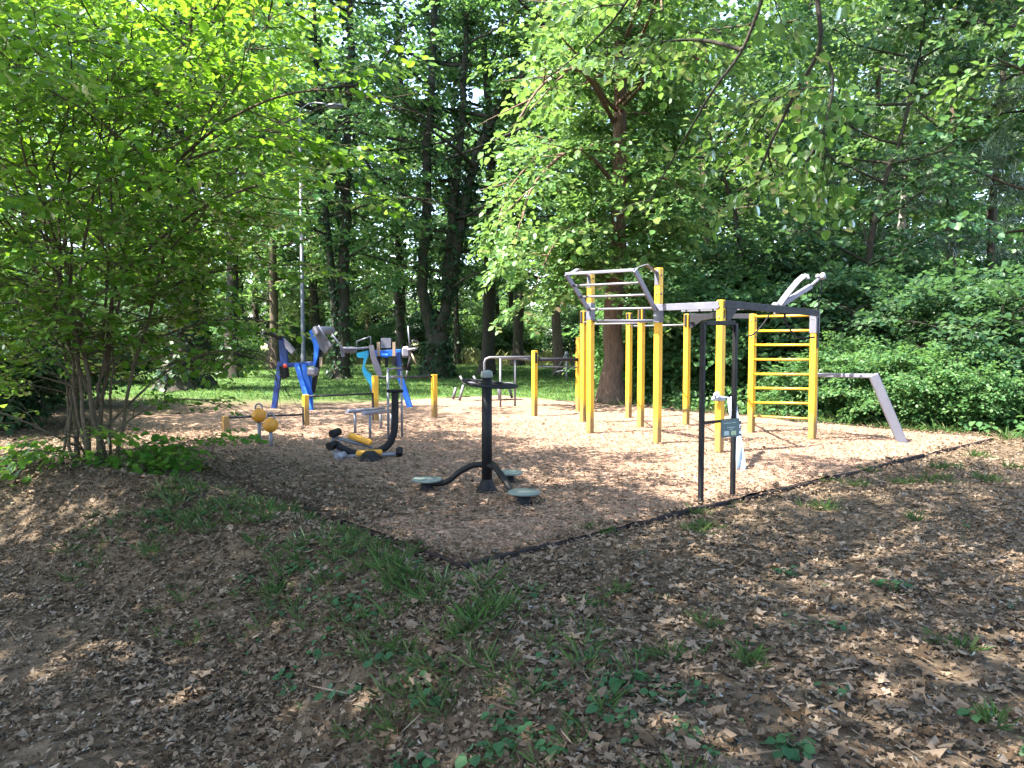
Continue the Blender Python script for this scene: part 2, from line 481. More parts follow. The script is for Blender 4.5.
def spray(g, n, L, leaf, droop=.25, width=1.0, flat=.35, hang=.25, splay=.3):
    t = (np.arange(n) + .6 + g.uniform(-.3, .3, n)) / n
    side = np.where(np.arange(n) % 2 == 0, 1, -1)
    off = L * splay * np.sqrt(1.05 - t) * g.uniform(.25, 1, n)
    P = np.stack([L * t, side * off, -droop * L * t ** 2 + g.normal(0, .05 * L, n)], 1)
    yaw = side * g.uniform(.35, 1.1, n) * (1.1 - .8 * t)
    return leaves_at(g, P, yaw, hang + g.normal(0, flat, n), g.normal(0, flat, n), leaf * g.uniform(.65, 1.15, n), width)
def needle_tuft(g, n, L, w):
    """short bottle-brush of needles along a twig"""
    t = g.uniform(0, 1, n); az = g.uniform(0, 2 * np.pi, n)
    d = np.stack([g.uniform(.35, .8, n), np.cos(az), np.sin(az)], 1); d /= np.linalg.norm(d, axis=1)[:, None]
    P = np.stack([L * t, 0 * t, 0 * t], 1)
    s = np.cross(d, g.normal(0, 1, (n, 3))); s /= np.linalg.norm(s, axis=1)[:, None]
    ln = L * g.uniform(.35, .6, n)[:, None]
    return np.stack([P - s * w, P + d * ln * .6 - s * w * .8, P + d * ln, P + d * ln, P + d * ln * .6 + s * w * .8, P + s * w], 1).reshape(-1, 3)
def place(templates, g, P, D, size, rollsd=.25, pitch_keep=.7):
    """templates put at twig points P (n,3) along directions D"""
    out = []
    which = g.integers(0, len(templates), len(P))
    yaw = np.arctan2(D[:, 1], D[:, 0])
    pit = -np.arcsin(np.clip(D[:, 2] / (np.linalg.norm(D, axis=1) + 1e-9), -1, 1)) * pitch_keep
    Rm = rot_zyx(yaw, pit, g.normal(0, rollsd, len(P)))
    for k, T in enumerate(templates):
        m = which == k
        if not m.any(): continue
        out.append((P[m][:, None, :] + size[m][:, None, None] * np.einsum('nij,kj->nki', Rm[m], T)).reshape(-1, 3))
    return np.concatenate(out) if out else np.zeros((0, 3))
def leaf_mesh(name, V, m):
    k = len(V) // 6
    b = (np.arange(k) * 6)[:, None]
    Q = np.concatenate([b + np.array(LQ[0]), b + np.array(LQ[1])], 1).reshape(-1, 4)
    return raw_mesh(name, V, Q, np.full(2 * k, 4), m)

LIT = np.array([(0, 0, 0), (.14, .30, 0), (.40, .20, 0), (.58, .48, 0), (.74, .17, 0), (1.05, 0, 0), (.74, -.17, 0), (.58, -.48, 0), (.40, -.20, 0), (.14, -.30, 0)], float)
LITF = [(0, 2, 1), (2, 4, 3), (0, 8, 6, 5), (0, 5, 4, 2), (8, 9, 0), (6, 8, 7)]
def litter_verts(g, P, size):
    k = len(P); B = np.repeat(LIT[None], k, 0) + g.normal(0, .05, (k, 10, 3)) * np.array([1, 1, .9])
    cy = g.normal(0, .9, k)[:, None]; cx = g.normal(0, .45, k)[:, None]
    B[:, :, 2] += cy * B[:, :, 1] ** 2 + cx * (B[:, :, 0] - .5) ** 2
    B[:, :, 1] *= g.uniform(.55, 1.15, k)[:, None]
    Rm = rot_zyx(g.uniform(0, 6.283, k), g.normal(0, .22, k), g.normal(0, .26, k))
    return P[:, None, :] + size[:, None, None] * np.einsum('nij,nkj->nki', Rm, B)
def litter_mesh(name, A_, LV, m):
    k = len(A_); base = (np.arange(k) * 10)[:, None]
    lo = np.concatenate([base + np.array(f) for f in LITF], 1)
    tot = np.tile([len(f) for f in LITF], k)
    kl = len(LV) // 6; b2 = k * 10 + (np.arange(kl) * 6)[:, None]
    lo2 = np.concatenate([b2 + np.array(LQ[0]), b2 + np.array(LQ[1])], 1)
    return raw_mesh(name, np.concatenate([A_.reshape(-1, 3), LV]), np.concatenate([lo.ravel(), lo2.ravel()]), np.concatenate([tot, np.full(2 * kl, 4)]), m)

def rand_dir(g, base, spread):
    v = np.array(base, float) + g.normal(0, spread, 3)
    return v / (np.linalg.norm(v) + 1e-9)
def grow_line(g, p, d, L, n=5, wob=.15, lift=0.0):
    pts = [np.array(p, float)]; d = np.array(d, float)
    for i in range(n):
        d = d + g.normal(0, wob, 3) * np.array([1, 1, .7]) + np.array([0, 0, lift])
        d /= np.linalg.norm(d)
        pts.append(pts[-1] + d * L / n)
    return np.array(pts)
def along(pts, t):
    s = np.r_[0, np.cumsum(np.linalg.norm(np.diff(pts, axis=0), axis=1))]
    x = t * s[-1]; i = min(np.searchsorted(s, x, 'right') - 1, len(pts) - 2)
    f = (x - s[i]) / max(1e-9, s[i + 1] - s[i]); d = pts[i + 1] - pts[i]
    return pts[i] + d * f, d / (np.linalg.norm(d) + 1e-9)

class Wood:
    def __init__(s): s.v = []; s.q = []; s.n = 0
    def tube(s, pts, r0, r1, sides, flare=0, g=None):
        pts = np.asarray(pts, float); k = len(pts)
        tan = np.gradient(pts, axis=0); tan /= np.linalg.norm(tan, axis=1)[:, None] + 1e-9
        ref = np.array([1, 0, 0]) if abs(tan[0][0]) < .8 else np.array([0, 1, 0])
        a = np.linspace(0, 2 * np.pi, sides, endpoint=False)
        t = np.linspace(0, 1, k); rad = r0 + (r1 - r0) * t ** .8
        x = np.cross(ref, tan); x /= np.linalg.norm(x, axis=1)[:, None] + 1e-9
        y = np.cross(tan, x)
        rr = rad[:, None] * np.ones(sides)
        if flare:
            h = pts[:, 2] - pts[0, 2]
            rr = rr * (1 + flare * np.exp(-h / (r0 * 1.5))[:, None] * (1 + .35 * np.sin(a * 4 + 1.3)[None, :]))
        if g is not None: rr = rr * (1 + .07 * g.normal(0, 1, rr.shape))
        V = pts[:, None, :] + rr[..., None] * (np.cos(a)[None, :, None] * x[:, None, :] + np.sin(a)[None, :, None] * y[:, None, :])
        I = s.n + np.arange(k * sides).reshape(k, sides)
        J = np.roll(I, -1, axis=1)
        s.q.append(np.stack([I[:-1], J[:-1], J[1:], I[1:]], -1).reshape(-1, 4))
        s.v.append(V.reshape(-1, 3)); s.n += k * sides
    def mesh(s, name, m):
        return raw_mesh(name, np.concatenate(s.v), np.concatenate(s.q), np.full(sum(len(q) for q in s.q), 4), m, True)

def tree_mesh(name, seed, stems, limb_n, limb_len, crown0, leafm, barkm, leaf=.12, twig=.7, nl=16, subs=6, twigs=4,
              droop=.25, limb_up=.35, profile=None, limbs=None, ivy=0, flare=.5, width=1.0, wood_twigs=False, sub_len=.42,
              templates=None, lift=.03, flat=.4, keep=None, hang=.25, limb_dirs=None, limb_r=.35, sizej=(.75, 1.25), ivyleaf=.13, stem_sides=12):
    """returns (trunk mesh, crown mesh, ivy mesh or None) about the origin.
    stems: list of (points, r0, r1)"""
    g = np.random.default_rng(seed)
    W = Wood(); tp = []; td = []; all_l = []
    zs = [s[0][-1][2] for s in stems]; zmax = max(zs)
    for si, (pts, r0, r1) in enumerate(stems):
        P = np.array([tuple(p) for p in smooth_path(pts, 5)])
        P[1:-1] += g.normal(0, .02 + r0 * .06, (len(P) - 2, 3)) * np.array([1, 1, .2])
        W.tube(P, r0, r1, stem_sides, flare if P[0][2] < .2 else 0, g)
        hs = P[:, 2]
        for i in range(limb_n):
            z = crown0 + (hs[-1] * .985 - crown0) * ((i + g.uniform(.1, .9)) / limb_n)
            if z < hs[0] or z > hs[-1]: continue
            j = min(np.searchsorted(hs, z), len(hs) - 1)
            f = (z - crown0) / max(.1, zmax - crown0)
            Ln = limb_len * (profile(f) if profile else (math.sin(math.pi * min(1, .15 + .85 * f)) ** .6 * .85 + .2)) * g.uniform(.7, 1.15)
            if limb_dirs:
                a = limb_dirs[i % len(limb_dirs)] + g.normal(0, .35)
            else:
                a = i * 2.399 + si * 1.7 + g.normal(0, .4)
            d = (math.cos(a), math.sin(a), limb_up + .5 * f * limb_up)
            lp = grow_line(g, P[j], np.array(d) / np.linalg.norm(d), Ln, 6, .13, lift)
            rr = max(.012, min(r0 * limb_r, .02 + Ln * .012))
            all_l.append((lp, rr))
        all_l.append((P[-max(4, len(P) // 3):], r1))
    for lp, rr in (limbs or []):
        all_l.append((np.array([tuple(p) for p in smooth_path(lp, 4)]), rr))
    for lp, rr in all_l:
        W.tube(lp, rr, max(.006, rr * .25), 6)
        Ln = np.linalg.norm(lp[-1] - lp[0])
        for k in range(subs):
            t = .22 + .78 * (k + g.uniform(0, 1)) / subs
            p, d = along(lp, min(t, .999))
            sd = 1 if k % 2 else -1
            ang = sd * g.uniform(.5, 1.2)
            dd = np.array([d[0] * math.cos(ang) - d[1] * math.sin(ang), d[0] * math.sin(ang) + d[1] * math.cos(ang), d[2] * .5 + g.normal(0.05, .25)])
            dd /= np.linalg.norm(dd)
            sl = max(.5, min(Ln, 5) * sub_len * (1.15 - .6 * t)) * g.uniform(.7, 1.25)
            sp = grow_line(g, p, dd, sl, 4, .16, -.03)
            W.tube(sp, max(.006, rr * .35), .004, 4)
            for q in range(twigs):
                tt = .12 + .88 * (q + g.uniform(0, 1)) / twigs
                p2, d2 = along(sp, min(tt, .999))
                an = (1 if q % 2 else -1) * g.uniform(.2, 1.1)
                d3 = np.array([d2[0] * math.cos(an) - d2[1] * math.sin(an), d2[0] * math.sin(an) + d2[1] * math.cos(an), d2[2] * .5 + g.normal(0, .2)])
                tp.append(p2); td.append(d3)
                if wood_twigs:
                    W.tube(np.array([p2, p2 + d3 * twig * .5 - np.array([0, 0, droop * twig * .2]), p2 + d3 * twig * .9 - np.array([0, 0, droop * twig * .8])]), .006, .002, 3)
            tp.append(sp[-1]); td.append(sp[-1] - sp[-2])
    tp = np.array(tp); td = np.array(td); td /= np.linalg.norm(td, axis=1)[:, None] + 1e-9
    if keep is not None:
        m = keep(tp); tp, td = tp[m], td[m]
    T = templates or [spray(g, nl, twig, leaf, droop, width, flat, hang) for _ in range(6)]
    LV = place(T, g, tp, td, g.uniform(sizej[0], sizej[1], len(tp)))
    im = None
    if ivy:
        out = []
        for (pts, r0, r1) in stems:
            P = np.array([tuple(p) for p in smooth_path(pts, 5)])
            nn = int(ivy * len(P) / 10)
            t = g.uniform(0, .8, nn); pos = []; yw = []
            for q in t:
                p, d = along(P, q); a = g.uniform(0, 2 * math.pi); rr = (r0 + (r1 - r0) * q) * g.uniform(.95, 1.4) + g.uniform(0, .1)
                if p[2] < 1: rr *= 1 + .3 * (1 - p[2])
                pos.append(p + rr * np.array([math.cos(a), math.sin(a), 0])); yw.append(a)
            out.append(leaves_at(g, np.array(pos), np.array(yw) + g.normal(0, .5, nn), g.uniform(.3, 1.3, nn), g.normal(0, .4, nn), ivyleaf * g.uniform(.6, 1.3, nn), 1.1))
        im = leaf_mesh(name + '_ivy', np.concatenate(out), M['leaf_ivy'])
    return W.mesh(name + '_trunk', barkm), leaf_mesh(name + '_crown', LV, leafm), im

def put_tree(name, meshes, loc, label, cat='tree', group=None, rz=0.0, s=1.0, sz=None, crown='crown', trunk='trunk'):
    r = thing(name, loc, label, cat, group, rz)
    r.scale = (s, s, sz or s)
    link(trunk, meshes[0], r); link(crown, meshes[1], r)
    if meshes[2]: link('ivy', meshes[2], r)
    return r

def ground_pt(px, py):
    p = G(px, py); return Vector((p.x, p.y, float(gz(p.x, p.y)) - .03))
def at_depth(px, Yd):
    x = (px - 512) / F * Yd
    return Vector((x, Yd, float(gz(x, Yd)) - .03))

#==SCENE==
# ------------------------------------------------------------------ yellow climbing rig
ROT = math.atan2(.648, .762)
VV = Vector((.762, .648, 0)); UU = Vector((.648, -.762, 0))
PW = .105
def ztop(px, py, base): return A(px, py, base.y).z
P = {}
for k, (bx, by, tx, ty) in {'a': (590, 434, 592, 272), 'b': (657, 444, 660, 268), 'c': (719, 452, 723, 300), 'd': (751, 432, 754, 314),
                            'e': (812, 439, 816, 312), 'f': (583, 423, 584, 311), 'g': (628.5, 418, 630, 313), 'h': (640.5, 428, 643, 309),
                            'i': (686, 425, 689, 314)}.items():
    b = G(bx, by); P[k] = (b, ztop(tx, ty, b))
rig = thing('climbing_frame', (P['b'][0].x, P['b'][0].y, 0), 'tall yellow post climbing frame with grey overhead ladders and wall bars', 'climbing frame')
def top(k, z=None): b, t = P[k]; return Vector((b.x, b.y, t if z is None else z))
for k in P:
    b, t = P[k]
    m = MB().post(b.x, b.y, -.15, t, PW, ROT)
    po = m.build('post', M['yellow'], rig)
    if k in 'fghi':    # dark steel sleeve let into the head of the post
        s_ = MB().post(b.x, b.y, t - .26, t + .012, PW * .55, ROT, .004)
        s_.beam((b.x - .062 * VV.x, b.y - .062 * VV.y, t - .25), (b.x - .062 * VV.x, b.y - .062 * VV.y, t - .005), .05, .03, up=VV)
        s_.beam((b.x + .058 * UU.x, b.y + .058 * UU.y, t - .25), (b.x + .058 * UU.x, b.y + .058 * UU.y, t - .005), .03, .05, up=VV)
        s_.build('sleeve', M['darksteel'], po)
    else:
        for zz in ((t - .1, t - .26) if k in 'c' else (t - .12, t - .42)):
            for o_ in (VV * -.055, UU * .055):
                MB().lathe(Vector((b.x, b.y, zz)) + o_, [(.016, -.004), (.016, .006), (.008, .014)], 8, axis=o_).build('bolt', M['graysteel'], po)
# raised ladder leaning out from posts a-b
La, Lb = A(589, 310, P['a'][0].y - .06), A(655, 309, P['b'][0].y - .06)
Ta = A(566, 274, La.y - .42); Tb = A(635, 270, Lb.y - .42)
m = MB(); 
for (p, q) in ((La, Ta), (Lb, Tb)):
    m.beam(p, q, .035, .085, up=(q - p).cross(Lb - La), ch=.006)
m.beam(Ta, Tb, .05, .05); m.build('ladder_rail', M['lightsteel'], rig)
for t in (.02, .37, .68):
    m = MB(); m.tube([La.lerp(Ta, t), Lb.lerp(Tb, t)], .021, 10); m.build('ladder_rung', M['steel'], rig)
za = P['a'][1]; zb = P['b'][1]
for (k, T_) in (('a', Ta), ('b', Tb)):
    q = top(k, P[k][1] - .06) - VV * .055
    mid = q.lerp(T_, .5) + Vector((0, 0, .10))
    m = MB(); m.beam(q + Vector((0, 0, -.22)), q + Vector((0, 0, .03)), .085, .012, up=VV)
    m.beam(q + Vector((0, 0, -.02)), mid, .07, .014, up=UU.cross(mid - q)); m.beam(mid, T_.lerp(Ta if k == 'b' else Tb, .06), .07, .014, up=UU.cross(mid - q))
    m.build('bracket', M['graysteel'], rig)
m = MB(); pa, pb = A(592, 321, P['a'][0].y), A(658, 321, P['b'][0].y); m.tube([pa, pb], .024, 12); m.build('pull_up_bar', M['lightsteel'], rig)
# steel clamp plates on a and b
for k, py in (('a', 312), ('b', 314)):
    z = A(590, py, P[k][0].y).z; b = P[k][0]
    m = MB(); m.post(b.x, b.y, z - .14, z + .16, PW + .012, ROT, .004); m.build('clamp_plate', M['graysteel'], rig)
# overhead ladder b-c, seen almost from the level of its rails
def plate(k0, k1, z0, z1, h, off, mat_, name='side_rail', th=.012):
    p, q = top(k0, z0) + off, top(k1, z1) + off
    d = (q - p).normalized()
    return MB().beam(p + d * .0, q, th, h, up=(0, 0, 1), ch=.003).build(name, mat_, rig)
zr = A(690, 306.5, (P['b'][0].y + P['c'][0].y) / 2).z
plate('b', 'c', zr, zr, .105, -VV * .064, M['lightsteel'])
off2 = VV * .60
plate('b', 'c', zr, zr, .11, off2, M['graysteel'])
for t in (.08, .3, .52, .74, .95):
    p = top('b', zr).lerp(top('c', zr), t)
    MB().tube([p - VV * .055, p + off2], .018, 8).build('ladder_rung', M['steel'], rig)
# back beams and rungs
plate('c', 'e', P['c'][1] - .06, P['e'][1] - .02, .115, UU * .062, M['darksteel'], 'beam', .02)
plate('i', 'd', P['i'][1] - .04, P['d'][1] - .04, .09, UU * .0, M['darksteel'], 'beam', .03)
plate('c', 'i', P['c'][1] - .20, P['i'][1] - .12, .10, UU * .064, M['darksteel'], 'beam', .012)
for (k0, k1, z) in (('f', 'h', 2.02), ('g', 'h', 2.10), ('g', 'i', 2.0), ('a', 'f', 2.05), ('b', 'h', 2.03)):
    MB().tube([top(k0, z), top(k1, z)], .017, 8).build('cross_bar', M['graysteel'], rig)
c3 = top('c'); 
m = MB(); 
o = c3 + UU * .064 + VV * .03
m.slab([o + Vector((0, 0, -.01)), o + VV * .36 + Vector((0, 0, -.01)), o + VV * .30 + Vector((0, 0, -.12)), o + VV * .02 + Vector((0, 0, -.40))], UU * .012)
m.build('gusset', M['darksteel'], rig)
i3 = top('i'); m = MB(); o = i3 + UU * .07
m.slab([o + Vector((0, 0, .02)), o + UU * .3 + Vector((0, 0, -.02)), o + UU * .3 + Vector((0, 0, -.12)), o + Vector((0, 0, -.3))], VV * .012)
m.build('gusset', M['darksteel'], rig)
# wall bars d-e
dl, el = P['d'], P['e']
for (yl, yr) in ((316.5, 315.5), (331, 330.5), (345, 345), (359.5, 359.5), (374, 374.5), (388, 389), (402.5, 403.5), (416, 419)):
    zl = A(754, yl, dl[0].y).z; zr_ = A(812, yr, el[0].y).z
    MB().tube([top('d', zl), top('e', zr_)], .0215, 10).build('wall_bar', M['yellow'], rig)
b = el[0]; m = MB()
m.post(b.x, b.y, el[1] - .36, el[1] + .01, PW + .02, ROT, .004); m.build('post_sleeve', M['graysteel'], rig)
MB().beam(top('e', el[1] - .62) + UU * .06, top('e', el[1] + .05) + UU * .06, .03, .035, up=VV).build('guide_rod', M['darksteel'], rig)
# arms on top of the beam c-e
yA = (P['c'][0].y * .35 + P['e'][0].y * .65)
pv = A(777, 306, yA)
m = MB(); m.lathe(pv - VV * .09, [(.045, 0), (.06, .01), (.06, .17), (.045, .18)], 14, axis=VV); m.beam(pv + Vector((0, 0, -.14)), pv, .07, .09); m.build('pivot', M['steel'], rig)
a1 = [A(779, 305, yA - .02), A(788, 293, yA - .06), A(798, 281, yA - .1), A(804, 276, yA - .12), A(808.5, 277, yA - .13)]
m = MB()
for p, q in zip(a1[:-1], a1[1:]): m.beam(p, q + (q - p).normalized() * .015, .17, .03, up=(-.55, -.3, .8), ch=.01)
m.build('padded_arm', M['graysteel'], rig)
a2 = [A(779, 306, yA), A(800, 293, yA + .10), A(811, 286, yA + .16), A(821, 277, yA + .2)]
m = MB(); m.beam(a2[0], a2[2], .085, .085, up=(0, 0, 1), ch=.012); m.tube([a2[2], a2[3]], .028, 10); arm = m.build('steel_arm', M['lightsteel'], rig)
m = MB(); e_ = a2[3]; m.lathe(e_ - UU * .07, [(.035, 0), (.05, .02), (.05, .12), (.035, .14)], 12, axis=UU); m.ball(e_ + Vector((.03, 0, .03)), .045); m.ball(e_ + Vector((-.05, 0, .01)), .042); m.build('arm_joint', M['whiteframe'], arm)
chain = smooth_path([e_ + Vector((0, 0, -.03)), e_ + Vector((.01, 0, -.2)), A(818.5, 300, e_.y), A(817.5, 318, e_.y - .05)], 6)
m = MB()
for i in range(len(chain) - 1):
    p, q = chain[i], chain[i + 1]
    m.tube([p.lerp(q, .05), p.lerp(q, .5) + Vector((.012 if i % 2 else 0, .012 * (1 - i % 2), 0)), p.lerp(q, .98)], .009, 6)
m.build('chain', M['darksteel'], rig)
for pts in ([(769, 315), (764, 323), (757, 331), (752, 335), (748, 336)], [(783, 318), (788, 326), (793, 334), (796, 337), (806, 338), (815, 337)]):
    pp = smooth_path([A(x, y, yA + .05) for x, y in pts], 4)
    MB().tube(pp, .014, 8).build('strap', M['rubber'], rig)
MB().tube([A(784.5, 309, yA), A(785, 320, yA)], .02, 8).build('strap', M['darksteel'], rig)

# inclined grey brace bench at right
g0 = G(905, 443); t0 = A(873, 376, g0.y + .1); t1 = A(815, 375, g0.y + 1.15)
bench = thing('dip_station', (g0.x, g0.y, 0), 'bent grey steel bar rising from the mulch beside the wall bars', 'exercise bar')
MB().beam(g0 + Vector((0, 0, -.1)), t0 + Vector((0, 0, .03)), .10, .15, up=(-1, .2, .4), ch=.015).build('leg', M['graysteel'], bench)
MB().beam(t0 + Vector((.05, 0, 0)), t1, .17, .07, ch=.012).build('top_bar', M['lightsteel'], bench)
l2 = Vector((t1.x + .02, t1.y, -.1)); MB().beam(l2, t1 + Vector((.02, 0, -.03)), .06, .06).build('leg', M['graysteel'], bench)

# ------------------------------------------------------------------ low bars on yellow posts
lb = thing('low_bar_row', tuple(G(376, 421)), 'row of short yellow posts joined by thin dark bars at rising heights', 'push-up bars')
LP = {}
for k, (bx, by, ty) in {'0': (225.5, 432, 416), 'A': (306, 426, 394.5), 'B': (375.5, 421, 375.5), 'C': (434.5, 418, 374.5)}.items():
    b = G(bx, by); LP[k] = (b, ztop(bx, ty, b))
    MB().post(b.x, b.y, -.1, LP[k][1], PW, ROT).build('post', M['yellow'], lb)
for (k0, k1, y0, y1) in (('0', 'A', 417.5, 414.5), ('A', 'B', 396.5, 393.5), ('B', 'C', 377.5, 376.5)):
    p = A(0, y0, LP[k0][0].y); q = A(0, y1, LP[k1][0].y)
    p = Vector((LP[k0][0].x, LP[k0][0].y, p.z)); q = Vector((LP[k1][0].x, LP[k1][0].y, q.z))
    MB().tube([p, q], .02, 10).build('bar', M['darksteel'], lb)
for k in 'AB':
    b, t = LP[k]; o = Vector((b.x, b.y, 0)) - UU * 0 - VV * .06
    MB().beam(o + Vector((0, 0, -.05)), o + Vector((0, 0, t * .62)), .07, .012, up=VV).build('side_plate', M['darksteel'], lb)
hb = thing('pull_up_station', tuple(G(535, 416)), 'pair of waist high yellow posts carrying two dark bars beside the tall rig', 'pull-up bars')
HP = {}
for k, (bx, by, ty) in {'D': (534.5, 416, 350.5), 'E': (578.5, 412, 337)}.items():
    b = G(bx, by); HP[k] = (b, ztop(bx, ty, b))
    MB().post(b.x, b.y, -.1, HP[k][1], PW, ROT).build('post', M['yellow'], hb)
    t = HP[k][1]; MB().beam((b.x + .056 * UU.x, b.y + .056 * UU.y, t - .28), (b.x + .056 * UU.x, b.y + .056 * UU.y, t - .05), .012, .06, up=VV).build('post_sleeve', M['darksteel'], hb)
for (y0, y1, r_) in ((359.5, 359.5, .042), (366.5, 367, .016)):
    p = Vector((HP['D'][0].x, HP['D'][0].y, A(0, y0, HP['D'][0].y).z)); q = Vector((HP['E'][0].x, HP['E'][0].y, A(0, y1, HP['E'][0].y).z))
    MB().tube([p, q], r_, 10).build('bar', M['darksteel'] if r_ > .02 else M['graysteel'], hb)

# ------------------------------------------------------------------ waist twister
c = G(487, 492)
tw = thing('waist_twister', (c.x, c.y, 0), 'black three seat waist twister with round standing discs on bent arms', 'exercise machine')
zt = A(487, 371, c.y).z
pole = MB().tube([c + Vector((0, 0, .02)), c + Vector((0, 0, zt - .07))], .058, 20).build('pole', M['black'], tw)
MB().lathe(c + Vector((0, 0, -.01)), [(.125, 0), (.125, .02), (.105, .055), (.085, .09), (.07, .14), (.06, .16)], 24).build('base_boot', M['black'], tw)
MB().lathe(c + Vector((0, 0, zt - .075)), [(.062, 0), (.066, .012), (.066, .05), (.058, .075), (.03, .085)], 20).build('pole_cap', M['cap'], tw)
zh = A(487, 384, c.y).z
ring = []
for i in range(36):
    a = 2 * math.pi * i / 36; r_ = .29 + .035 * math.cos(3 * (a - .3))
    ring.append(c + Vector((r_ * math.cos(a) + .015, r_ * math.sin(a), zh - c.z + .012 * math.sin(a) - .03 * math.cos(a))))
ring.append(ring[0])
MB().tube(ring, .016, 10, cap=False).build('handle_ring', M['rubber'], tw)
m = MB()
for i in range(3):
    a = .3 + i * 2.094; m.tube([c + Vector((0, 0, zh - .01)), ring[int((a / (2 * math.pi)) * 36) % 36]], .012, 8)
m.build('handle_spoke', M['black'], tw)
for (px, py) in ((427, 478.5), (524, 491), (508.5, 471.5)):
    d = G(px, py, .135); d.z = 0; v = d - c; v.z = 0; L = v.length; u = v / L
    pts = smooth_path([c + Vector((0, 0, .30)), c + u * L * .22 + Vector((0, 0, .30)), c + u * L * .45 + Vector((0, 0, .22)), c + u * L * .68 + Vector((0, 0, .10)), c + u * L * .97 + Vector((0, 0, .075))], 6)
    MB().tube(pts, .033, 12).build('bent_arm', M['black'], tw)
    hub = MB().lathe(d + Vector((0, 0, -.02)), [(.085, 0), (.085, .03), (.07, .05), (.065, .12)], 18).build('disc_hub', M['rubber'], tw)
    MB().lathe(d + Vector((0, 0, .105)), [(.14, 0), (.168, .006), (.17, .022), (.16, .03), (.05, .032)], 28).build('standing_disc', M['tread'], tw)

# ------------------------------------------------------------------ low black rowing / leg machine
b = G(385, 458)
rw = thing('leg_machine', (b.x, b.y, 0), 'low exercise machine with curved black post and yellow foot pads', 'exercise machine')
Y = b.y
pts = smooth_path([A(395, 390, Y), A(395, 412, Y), A(394, 432, Y), A(388, 445, Y), A(375, 452, Y), A(358, 454.5, Y), A(346, 450, Y - .02), A(338, 445.5, Y - .04)], 6)
MB().tube(pts, [.052] * (len(pts) - 8) + [.048] * 8, 14).build('curved_post', M['rubber'], rw)
MB().beam(A(395, 391, Y - .07), A(395, 391, Y + .07), .24, .05, ch=.015).build('post_cap', M['black'], rw)
MB().tube([A(341, 457, Y - .12), A(401, 453.5, Y - .02)], .03, 10).build('floor_bar', M['steel'], rw)
MB().tube([A(333, 437, Y + .2), A(372, 447, Y + .2)], .026, 10).build('floor_bar', M['steel'], rw)
MB().tube([A(399, 455, Y - .05), A(399.5, 449, Y + .04)], .05, 12).build('bar_end', M['black'], rw)
MB().beam(A(356, 453.5, Y - .17), A(382.5, 452, Y - .17), .10, .075, ch=.025).build('foot_pad', M['yellow_dull'], rw)
MB().beam(A(348.5, 434.5, Y + .16), A(372, 443.5, Y + .16), .12, .075, ch=.025).build('foot_pad', M['yellow_dull'], rw)
MB().lathe(Vector((G(370, 461).x, G(370, 461).y, -.02)), [(.17, 0), (.17, .05), (.13, .1), (.07, .16)], 18).build('base_plate', M['black'], rw)
for (px, py, dy) in ((336, 433.5, .2), (333.5, 446, .02), (341, 457, -.14)):
    p = A(px, py, Y + dy); m = MB(); m.tube([p + Vector((-.05, -.07, 0)), p + Vector((.03, .07, .02))], .058, 12)
    m.build('roller', M['black'] if py < 450 else M['whiteframe'], rw)
MB().tube([A(335, 436, Y + .2), A(331, 444, Y + .1), A(333, 452, Y), A(340, 457, Y - .12)], .022, 8).build('side_link', M['steel'], rw)
MB().tube([A(340, 440, Y + .1), A(336, 447, Y + .05), A(340, 456, Y - .1)], .02, 8).build('side_link', M['graysteel'], rw)

# ------------------------------------------------------------------ low parallel push-up bars (pale tubes)
pb = thing('parallel_bars', tuple(G(375, 436)), 'pair of low pale steel push up bars behind the curved black post', 'exercise bars')
for (n_, f_, legs) in (((347, 411.5), (384, 409), ((356.5, 434.5), (385, 433))), ((363, 413.5), (394, 410.5), ((372, 439), (387, 434)))):
    g1 = G(*legs[0]); g2 = G(*legs[1]) + Vector((.1, .8, 0))
    z = .47
    u = (g2 - g1); u.z = 0; 
    p = Vector((g1.x, g1.y, z)) - u * .22; q = Vector((g2.x, g2.y, z)) + u * .05
    p = A(n_[0], n_[1], g1.y - .15); q = A(f_[0], f_[1], g2.y)
    MB().tube([p, q], .036, 12).build('rail', M['lightsteel'], pb)
    for (gg, t_) in ((g1, .2), (g2, .9)):
        tp_ = p.lerp(q, t_); MB().tube([Vector((tp_.x, tp_.y, -.08)), tp_], .024, 10).build('leg', M['steel'], pb)

# ------------------------------------------------------------------ slim steel stretching frame
sf = thing('stretching_frame', tuple(G(395, 439)), 'slim upright steel frame with two rungs behind the curved black post', 'exercise frame')
s0, s1 = G(388.5, 442), G(402, 437)
zt0, zt1 = A(388, 368, s0.y).z, A(402, 371, s1.y).z
for (s_, z_) in ((s0, zt0), (s1, zt1)): MB().tube([s_ + Vector((0, 0, -.1)), Vector((s_.x, s_.y, z_))], .021, 10).build('post', M['steel'], sf)
for z_ in (zt0 - .02, zt0 - .17, zt0 - .62): MB().tube([Vector((s0.x, s0.y, z_)), Vector((s1.x, s1.y, z_))], .016, 8).build('rung', M['steel'], sf)

